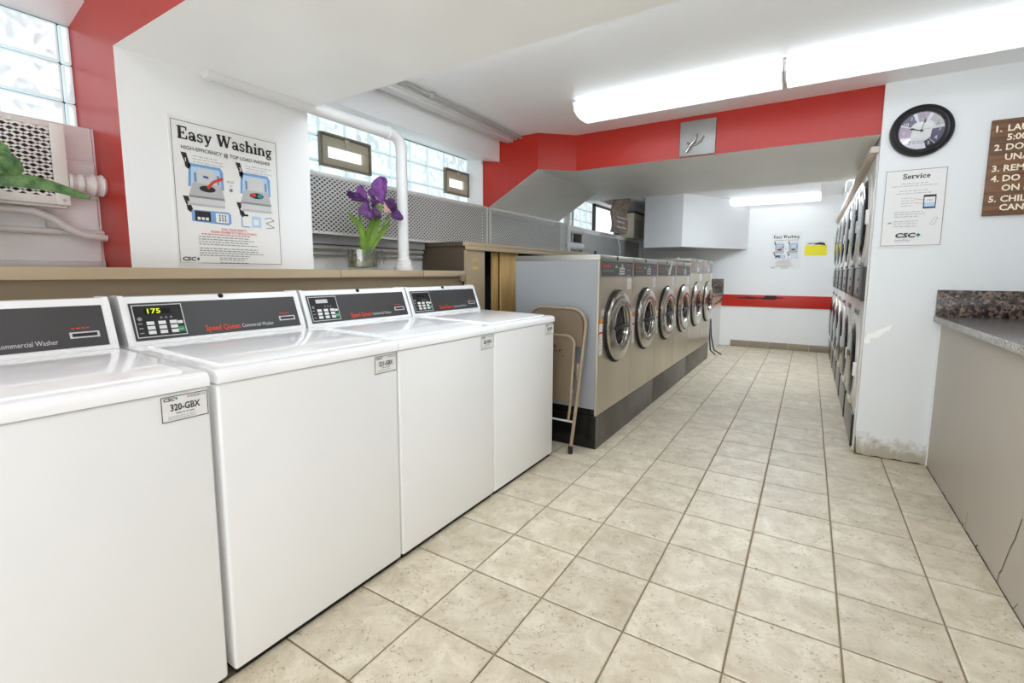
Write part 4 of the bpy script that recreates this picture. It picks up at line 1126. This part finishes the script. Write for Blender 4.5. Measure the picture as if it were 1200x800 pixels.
F.poly(m_paper, [(-.16, -.12), (.14, -.14), (.17, .1), (.02, .17), (-.13, .08)])
F.lay = .012
nums = {12: (90, m_grey), 11: (120, m_silverp), 10: (150, m_silverp), 9: (185, m_silverp), 7: (232, m_print), 5: (297, m_silverp), 4: (325, m_silverp), 3: (0, m_silverp), 2: (28, m_grey)}
for k, (an, m) in nums.items():
    x, y = .27 * math.cos(math.radians(an)), .27 * math.sin(math.radians(an))
    F.text(m, str(k), x, y - .03, .065, align='c', bold=.02)
F.lines(m_grey, -.13, .12, -.2, 2, .035, .012, seed=6); F.lines(m_lgrey, .04, .16, .02, 1, .03, .012, seed=7)
F.build('dial', t)
F = Flat((cc[0], cc[1] - .045, cc[2]), (1, 0, 0), (0, -1, 0))
F.stroke(m_print, [(.03, -.01), (-.17, .05)], .016); F.poly(m_print, [(-.1, .05), (-.14, .06), (-.19, .055), (-.14, .025)])
F.build('hour_hand', t)
F = Flat((cc[0], cc[1] - .05, cc[2]), (1, 0, 0), (0, -1, 0))
F.stroke(m_print, [(-.01, -.03), (.045, .22)], .01); F.poly(m_print, [(.02, .13), (.035, .22), (.055, .19), (.05, .14)])
F.build('minute_hand', t)
MB().lathe('y', (cc[0], cc[1] - .05, cc[2]), [(.022, 0), (.02, -.012), (0, -.014)], 12).build('hub', m_black, t)
MB().lathe('y', (cc[0], cc[1] - .062, cc[2]), [(R * .73, 0), (R * .4, -.008), (0, -.01)], 40).build('glass', m_clockglass, t)

t = thing('service_notice', 'white framed service notice below the clock on the pillar', 'notice', (5.12, 9.62, 4.4))
MB().box(4.645, 5.61, 9.615, 9.628, 4.4, 5.93).build('sheet', m_paper, t)
F = Flat((4.645, 9.615, 4.4), (1, 0, 0), (0, -1, 0)); F.lay = .003
F.frame(m_print, .02, .03, .945, 1.5, .007)
F.serif(m_print, 'Service', .285, 1.33, .095, .42)
F.lines(m_lgrey, .2, .74, 1.23, 1, .04, .014, 1, True); F.lines(m_lgrey, .12, .82, 1.185, 1, .04, .014, 2, True); F.lines(m_lgrey, .2, .74, 1.09, 1, .04, .014, 3, True); F.lines(m_lgrey, .13, .81, 1.04, 1, .04, .014, 8, True)
for k, z in enumerate((.95, .9, .85, .8)): F.lines(m_lgrey, .29, .5, z, 1, .035, .012, 4 + k)
F.lay = .004
F.rect(m_print, .63, .74, .82, 1.0); F.lay = .006; F.rect(m_paper, .645, .77, .805, .96); F.lay = .008; F.rect(m_lblue, .645, .77, .805, .85); F.text(m_print, 'CSC', .68, .885, .025, width=.09)
F.stroke(m_redprint, [(.48, .94), (.63, .91)], .006).stroke(m_redprint, [(.5, .86), (.63, .84)], .006)
F.lines(m_lgrey, .2, .72, .68, 3, .045, .014, 12); F.lines(m_lgrey, .2, .68, .5, 2, .045, .014, 13); F.lines(m_lgrey, .2, .68, .4, 1, .045, .014, 14)
F.poly(m_grey, [(.09, .46), (.14, .5), (.18, .49), (.15, .47)])
F.stroke(m_lgrey, [(.76, .44), (.82, .56), (.87, .56), (.82, .43), (.77, .43)], .008)
F.text(m_print, 'CSC', .24, .19, .085, width=.31, bold=.035, slant=.15)
F.poly(m_teal, [(.60, .20), (.64, .235), (.60, .27), (.565, .235)]); F.poly(m_dblue, [(.60, .20), (.64, .235), (.60, .235)])
F.text(m_grey, 'ServiceWorks', .24, .115, .04, width=.24)
F.build('printed_text', t)

t = thing('house_rules_sign', 'brown wooden rules sign with ivory numbered lettering', 'sign', (6.9, 9.61, 4.94))
MB().box(6.13, 7.7, 9.57, 9.626, 4.94, 6.645, .006).build('board', m_walnut, t)
rows = [(6.43, '1.', 'LAU'), (6.27, None, '5:00'), (6.10, '2.', 'DO N'), (5.925, None, 'UNA'), (5.73, '3.', 'REM'), (5.55, '4.', 'DO N'), (5.38, None, 'ON E'), (5.185, '5.', 'CHILD'), (5.03, None, 'CANN')]
for z, nm, tx in rows:
    F = Flat((0, 9.57, 0), (1, 0, 0), (0, -1, 0)); F.lay = .004
    if nm: F.text(m_ivory, nm, 6.19, z, .105, bold=.025)
    F.text(m_ivory, tx, 6.345, z, .105, bold=.025)
    F.build('rule_lettering', t)

def easy_poster(o, u, n, W, Hh, full=True):
    F = Flat(o, u, n); F.lay = .004
    k = W / 1.56; kv = Hh / 2.02
    def r(m, a0, b0, a1, b1): F.rect(m, a0 * k, b0 * kv, a1 * k, b1 * kv)
    def p(m, pts): F.poly(m, [(a * k, b * kv) for a, b in pts])
    def ln(m, a0, a1, b, nn, st, th, sd, c=False): F.lines(m, a0 * k, a1 * k, b * kv, nn, st * kv, th * kv, sd, c)
    if full:
        F.frame(m_print, .03 * k, .03 * kv, 1.53 * k, 1.97 * kv, .006)
        r(m_paper, .0, .02, .30, .13)
    F.serif(m_print, 'Easy Washing', .1 * k, 1.73 * kv, .165 * kv, 1.36 * k)
    F.text(m_print, 'HIGH-EFFICIENCY @ TOP LOAD WASHER', .14 * k, 1.595 * kv, .05 * kv, width=1.28 * k, bold=.005)
    for (a, b, num) in ((.13, 1.33, '1'), (.87, 1.33, '2'), (.12, .74, '3'), (.85, .74, '4')):
        p(m_print, [(a, b + .22), (a + .07, b + .22), (a + .1, b + .1), (a + .12, b + .05), (a + .09, b), (a + .05, b + .03), (a + .04, b + .1)])
        F.lay = .006; F.text(m_paper, num, (a + .05) * k, (b + .1) * kv, .05 * kv, bold=.02); F.lay = .004
        ln(m_lgrey, a + .15, a + .58, b + .19, 3, .04, .012, int(num) + 20)
    for a, bag in ((.2, 0), (.92, 1)):
        b = 1.0
        p(m_blue, [(a, b + .1), (a + .02, b + .42), (a + .44, b + .42), (a + .48, b + .36), (a + .48, b + .1)])
        F.lay = .005; p(m_lblue, [(a + .03, b + .1), (a + .05, b + .38), (a + .43, b + .38), (a + .45, b + .1)])
        F.lay = .0065; p(m_lgrey, [(a, b - .02), (a + .48, b - .02), (a + .44, b + .16), (a + .06, b + .16)])
        r(m_silverp, a + .13, b + .16, a + .36, b + .36)
        r(m_grey, a + .08, b + .17, a + .11, b + .3); r(m_grey, a + .39, b + .17, a + .42, b + .3)
        F.lay = .008; F.disc(m_print, (a + .25) * k, (b + .09) * kv, .11 * k, r2=.045 * kv)
        if bag == 0:
            F.lay = .0095; F.stroke(m_redprint, [((a + .25) * k, (b + .1) * kv), ((a + .33) * k, (b + .2) * kv), ((a + .47) * k, (b + .27) * kv)], .04 * k)
            F.stroke(m_dblue, [((a + .2) * k, (b + .26) * kv), ((a + .27) * k, (b + .25) * kv)], .03 * k)
            F.text(m_grey, 'POD', .73 * k, 1.22 * kv, .035 * kv); F.text(m_grey, 'or', .76 * k, 1.17 * kv, .03 * kv); F.disc(m_grey, .78 * k, 1.12 * kv, .025 * k)
        else:
            F.lay = .0095; F.disc(m_redprint, (a + .2) * k, (b + .1) * kv, .04 * k, r2=.03 * kv); F.disc(m_teal, (a + .3) * k, (b + .09) * kv, .04 * k, r2=.03 * kv)
        F.lay = .0065; r(m_grey, a, b - .05, a + .48, b - .02); r(m_silverp, a, b - .13, a + .48, b - .05); r(m_lgrey, a, b - .16, a + .48, b - .13)
        F.lay = .004
    a, b = .22, .6
    p(m_blue, [(a, b + .02), (a, b + .18), (a + .5, b + .19), (a + .54, b + .16), (a + .54, b + .03), (a + .5, b)])
    F.lay = .006; r(m_print, a + .04, b + .03, a + .25, b + .17); r(m_paper, a + .32, b + .03, a + .5, b + .16)
    F.lay = .008
    for i in range(3):
        r(m_paper, a + .07 + i * .055, b + .045, a + .11 + i * .055, b + .085)
        for j in range(3): r(m_print, a + .365 + i * .04, b + .05 + j * .035, a + .385 + i * .04, b + .072 + j * .035)
    F.lay = .004
    a = .92
    F.stroke(m_blue, [(a * k, .78 * kv), (a * k, .6 * kv), ((a + .12) * k, .6 * kv)], .014 * k)
    r(m_lblue, a + .15, .6, a + .3, .77); F.lay = .006; r(m_print, a + .02, .76, a + .1, .79); r(m_paper, a + .18, .64, a + .26, .72); F.lay = .004
    F.stroke(m_grey, [((a + .36) * k, .75 * kv), ((a + .46) * k, .77 * kv), ((a + .52) * k, .73 * kv), ((a + .38) * k, .68 * kv), ((a + .52) * k, .62 * kv), ((a + .38) * k, .6 * kv)], .012 * k)
    F.text(m_redprint, 'FOR YOUR SAFETY,', .8 * k, .52 * kv, .03 * kv, width=.38 * k, align='c', bold=.01)
    F.text(m_redprint, 'PLEASE ADHERE TO THE FOLLOWING:', .8 * k, .475 * kv, .03 * kv, width=.68 * k, align='c', bold=.01)
    ln(m_redprint, .33, 1.3, .445, 1, .03, .012, 31)
    ln(m_grey, .29, 1.26, .405, 4, .036, .013, 32); ln(m_grey, .29, 1.26, .24, 4, .034, .013, 33)
    ln(m_grey, .56, 1.05, .105, 2, .03, .012, 34); ln(m_grey, .56, 1.05, .035, 1, .03, .012, 35)
    F.text(m_print, 'CSC', .06 * k, .065 * kv, .05 * kv, width=.17 * k, bold=.04, slant=.12)
    p(m_teal, [(.265, .065), (.285, .09), (.265, .115), (.245, .09)])
    return F
t = thing('washing_poster', 'large white washing instructions poster on the pier above the ledge', 'poster', (-3.99, 1.28, 3.95))
MB().box(-4.0, -3.985, .5, 2.06, 3.955, 5.98).build('sheet', m_paper, t)
easy_poster((-3.985, .5, 3.955), (0, 1, 0), (1, 0, 0), 1.56, 2.025).build('printed_graphics', t)
t = thing('washing_poster', 'small white washing instructions sheet on the back wall', 'poster', (2.35, YB - .01, 4.1))
MB().box(1.72, 3.06, YB - .012, YB, 4.1, 5.92).build('sheet', m_paper, t)
easy_poster((1.74, YB - .012, 4.1), (1, 0, 0), (0, -1, 0), 1.3, 1.8, False).build('printed_graphics', t)
t = thing('yellow_notice', 'yellow paper notice with a dark smear on the back wall', 'notice', (3.65, YB - .01, 4.75))
MB().box(3.2, 4.12, YB - .012, YB, 4.76, 5.48).build('sheet', m_yellow, t)
F = Flat((3.2, YB - .012, 4.76), (1, 0, 0), (0, -1, 0)); F.lay = .004
F.poly(m_paper, [(.0, .5), (.92, .5), (.92, .72), (.0, .72)]); F.lay = .007
F.poly(m_print, [(.05, .56), (.35, .57), (.5, .53), (.85, .5), (.8, .6), (.62, .64), (.45, .6), (.2, .61)])
F.poly(m_grey, [(.3, .5), (.6, .52), (.86, .46), (.84, .5), (.5, .56)])
F.build('smeared_print', t)

# ------------------------------------------------------------------ plants
def blade(mb, pts, width, m, up=None, fold=.25, n=14):
    """leaf along a smooth path of control points; width profile bulges near the middle"""
    mb.use(m); P = [Vector(p) for p in pts]
    def cr(i, t_):
        p0, p1, p2, p3 = P[max(i - 1, 0)], P[i], P[i + 1], P[min(i + 2, len(P) - 1)]
        return 0.5 * ((2 * p1) + (p2 - p0) * t_ + (2 * p0 - 5 * p1 + 4 * p2 - p3) * t_ ** 2 + (3 * p1 - p0 - 3 * p2 + p3) * t_ ** 3)
    pp = []
    for i in range(len(P) - 1):
        for k in range(n // (len(P) - 1)): pp.append(cr(i, k / (n // (len(P) - 1))))
    pp.append(P[-1]); rows = []
    for i, p in enumerate(pp):
        t_ = (pp[min(i + 1, len(pp) - 1)] - pp[max(i - 1, 0)]).normalized()
        sd = t_.cross(Vector(up or (1, 0, 0))).normalized(); nn = sd.cross(t_).normalized()
        f = i / (len(pp) - 1); w = width * (math.sin(PI * min(1, f * .92 + .06)) ** .7) / 2
        rows.append([mb.bm.verts.new(p - sd * w + nn * w * fold), mb.bm.verts.new(p), mb.bm.verts.new(p + sd * w + nn * w * fold)])
    for A, B in zip(rows, rows[1:]):
        for k in (0, 1):
            f = mb.bm.faces.new((A[k], A[k + 1], B[k + 1], B[k])); f.material_index = mb.mi
    return mb
def petal(mb, base, d, L, w, m, curl=.4, up=(1, 0, 0), ruff=.03, nu=9, nv=7):
    mb.use(m); base = Vector(base); d = Vector(d).normalized(); sd = d.cross(Vector(up)).normalized(); nn = sd.cross(d).normalized()
    G = []
    for i in range(nu + 1):
        f = i / nu; ww = w * (math.sin(PI * (.08 + .86 * f)) ** .8) * (.35 + .65 * f) * 1.15
        row = []
        for j in range(nv + 1):
            g_ = (j / nv - .5) * 2
            p = base + d * (L * f) + sd * (g_ * ww / 2) + nn * (curl * L * f * f - abs(g_) ** 2 * ww * .25 + ruff * math.sin(j * 2.6 + i) * f)
            row.append(mb.bm.verts.new(p))
        G.append(row)
    for i in range(nu):
        for j in range(nv):
            f = mb.bm.faces.new((G[i][j], G[i + 1][j], G[i + 1][j + 1], G[i][j + 1])); f.material_index = mb.mi
    return mb
t = thing('iris_arrangement', 'purple irises with green blades in a small glass pot on the ledge', 'flowers', (-3.85, 3.68, 3.912))
pot = MB().lathe('z', (-3.85, 3.62, 3.914), [(0, 0), (.27, 0), (.285, .04), (.29, .37), (.275, .37), (.27, .05), (0, .03)], 28).build('glass_pot', m_potglass, t)
MB().lathe('z', (-3.85, 3.62, 3.914), [(0, .032), (.265, .052), (.27, .25), (0, .25)], 24).build('soil_fill', mat('pebble_fill', (168, 160, 142), .7, rgb2=(96, 88, 74), vscale=40), pot)
rt = MB(); rnd = random.Random(21)
for k in range(26):
    a = rnd.uniform(0, 2 * PI); r0 = .2; r1 = rnd.uniform(.3, .5)
    rt.tube([(-3.85 + r0 * math.cos(a) * .6, 3.64 + r0 * math.sin(a), 4.2), (-3.85 + r1 * math.cos(a) * .5, 3.64 + r1 * math.sin(a) * .9, 4.3), (-3.85 + r1 * math.cos(a) * .6, 3.64 + r1 * 1.1 * math.sin(a), 4.0 + rnd.uniform(0, .15))], .006, 5)
stuff(rt.build('hanging_roots', m_root, t))
for pts, w in (([(-3.85, 3.62, 4.1), (-3.8, 3.72, 4.5), (-3.78, 3.86, 4.9), (-3.78, 3.98, 5.2)], .19),
               ([(-3.85, 3.66, 4.1), (-3.82, 3.7, 4.45), (-3.8, 3.55, 4.68), (-3.75, 3.22, 4.95)], .15),
               ([(-3.85, 3.7, 4.1), (-3.82, 3.95, 4.5), (-3.8, 4.13, 4.7), (-3.78, 4.3, 4.93)], .12),
               ([(-3.85, 3.58, 4.1), (-3.8, 3.58, 4.3), (-3.78, 3.56, 4.5), (-3.78, 3.5, 4.72)], .16),
               ([(-3.85, 3.66, 4.1), (-3.8, 3.8, 4.5), (-3.76, 3.95, 4.85), (-3.75, 4.02, 5.1)], .13)):
    blade(MB(), pts, w, m_stem).build('leaf', m_stem, t)
for pts in ([(-3.85, 3.64, 4.1), (-3.84, 3.62, 4.6), (-3.83, 3.55, 5.0), (-3.82, 3.6, 5.2)], [(-3.85, 3.68, 4.1), (-3.84, 3.9, 4.7), (-3.83, 4.08, 5.0), (-3.82, 4.12, 5.3)], [(-3.85, 3.72, 4.1), (-3.82, 4.0, 4.6), (-3.82, 4.25, 4.95), (-3.8, 4.4, 5.15)]):
    MB().tube(pts, .018, 8).build('stem', m_stem, t)
fl = MB()
petal(fl, (-3.8, 3.8, 5.22), (.1, -1, .12), .62, .2, m_petal, .05)
petal(fl, (-3.8, 3.72, 5.25), (.3, -.15, -1), .42, .4, m_petal, .1)
petal(fl, (-3.82, 3.75, 5.22), (0, -.4, .9), .3, .3, m_petal2, -.2)
petal(fl, (-3.78, 3.85, 5.26), (.1, .2, .9), .22, .24, m_petal, -.3)
petal(fl, (-3.78, 3.85, 5.2), (.3, .3, -1), .32, .22, m_petal, .1)
fl.build('flower', None, t)
fl = MB()
petal(fl, (-3.8, 4.1, 5.22), (0, .08, 1), .52, .5, m_petal2, .06)
petal(fl, (-3.76, 4.12, 5.3), (.2, .9, -.5), .3, .22, m_petal, .1)
petal(fl, (-3.78, 4.02, 5.25), (.2, -.8, -.2), .32, .24, m_petal, .1)
petal(fl, (-3.74, 4.12, 5.22), (.4, .2, -1), .22, .16, m_throat, .1)
fl.build('flower', None, t)
fl = MB()
petal(fl, (-3.78, 4.36, 5.24), (.2, .45, -.9), .36, .32, m_petal, .12)
petal(fl, (-3.8, 4.34, 5.2), (0, .3, .8), .16, .22, m_petal2, .1)
petal(fl, (-3.78, 4.3, 5.22), (.2, -.3, -.8), .22, .16, m_petal, .1)
fl.build('flower', None, t)

t = thing('striped_leaf_plant', 'green striped-leaf plant in a clay pot standing at the near end of the ledge', 'plant', (-3.95, -1.75, 3.912))
MB().lathe('z', (-3.95, -1.75, 3.914), [(0, 0), (.2, 0), (.28, .5), (.3, .5), (.3, .58), (.26, .58), (.25, .5), (0, .5)], 24).build('pot', m_clay, t)
MB().tube([(-3.95, -1.75, 4.4), (-3.93, -1.7, 4.7), (-3.9, -1.55, 4.82)], .03, 8).build('stem', m_stem, t)
for pts, w, up in (([(-3.92, -1.5, 4.76), (-3.86, -1.2, 4.82), (-3.82, -.85, 4.82), (-3.8, -.45, 4.72)], .15, (1, 0, .1)),
               ([(-3.95, -1.6, 4.75), (-3.88, -1.35, 4.95), (-3.84, -1.15, 5.0), (-3.84, -1.0, 4.92)], .3, (1, -.3, .3)),
               ([(-3.95, -1.65, 4.75), (-3.9, -1.4, 5.05), (-3.86, -1.2, 5.15), (-3.84, -1.08, 5.1)], .2, (1, 0, .1)),
               ([(-3.95, -1.7, 4.75), (-3.9, -1.9, 5.0), (-3.88, -2.1, 5.05), (-3.86, -2.35, 4.95)], .2, (1, 0, .1))):
    blade(MB(), pts, w, m_leafd, up=up, n=18).build('leaf', m_leafd, t)
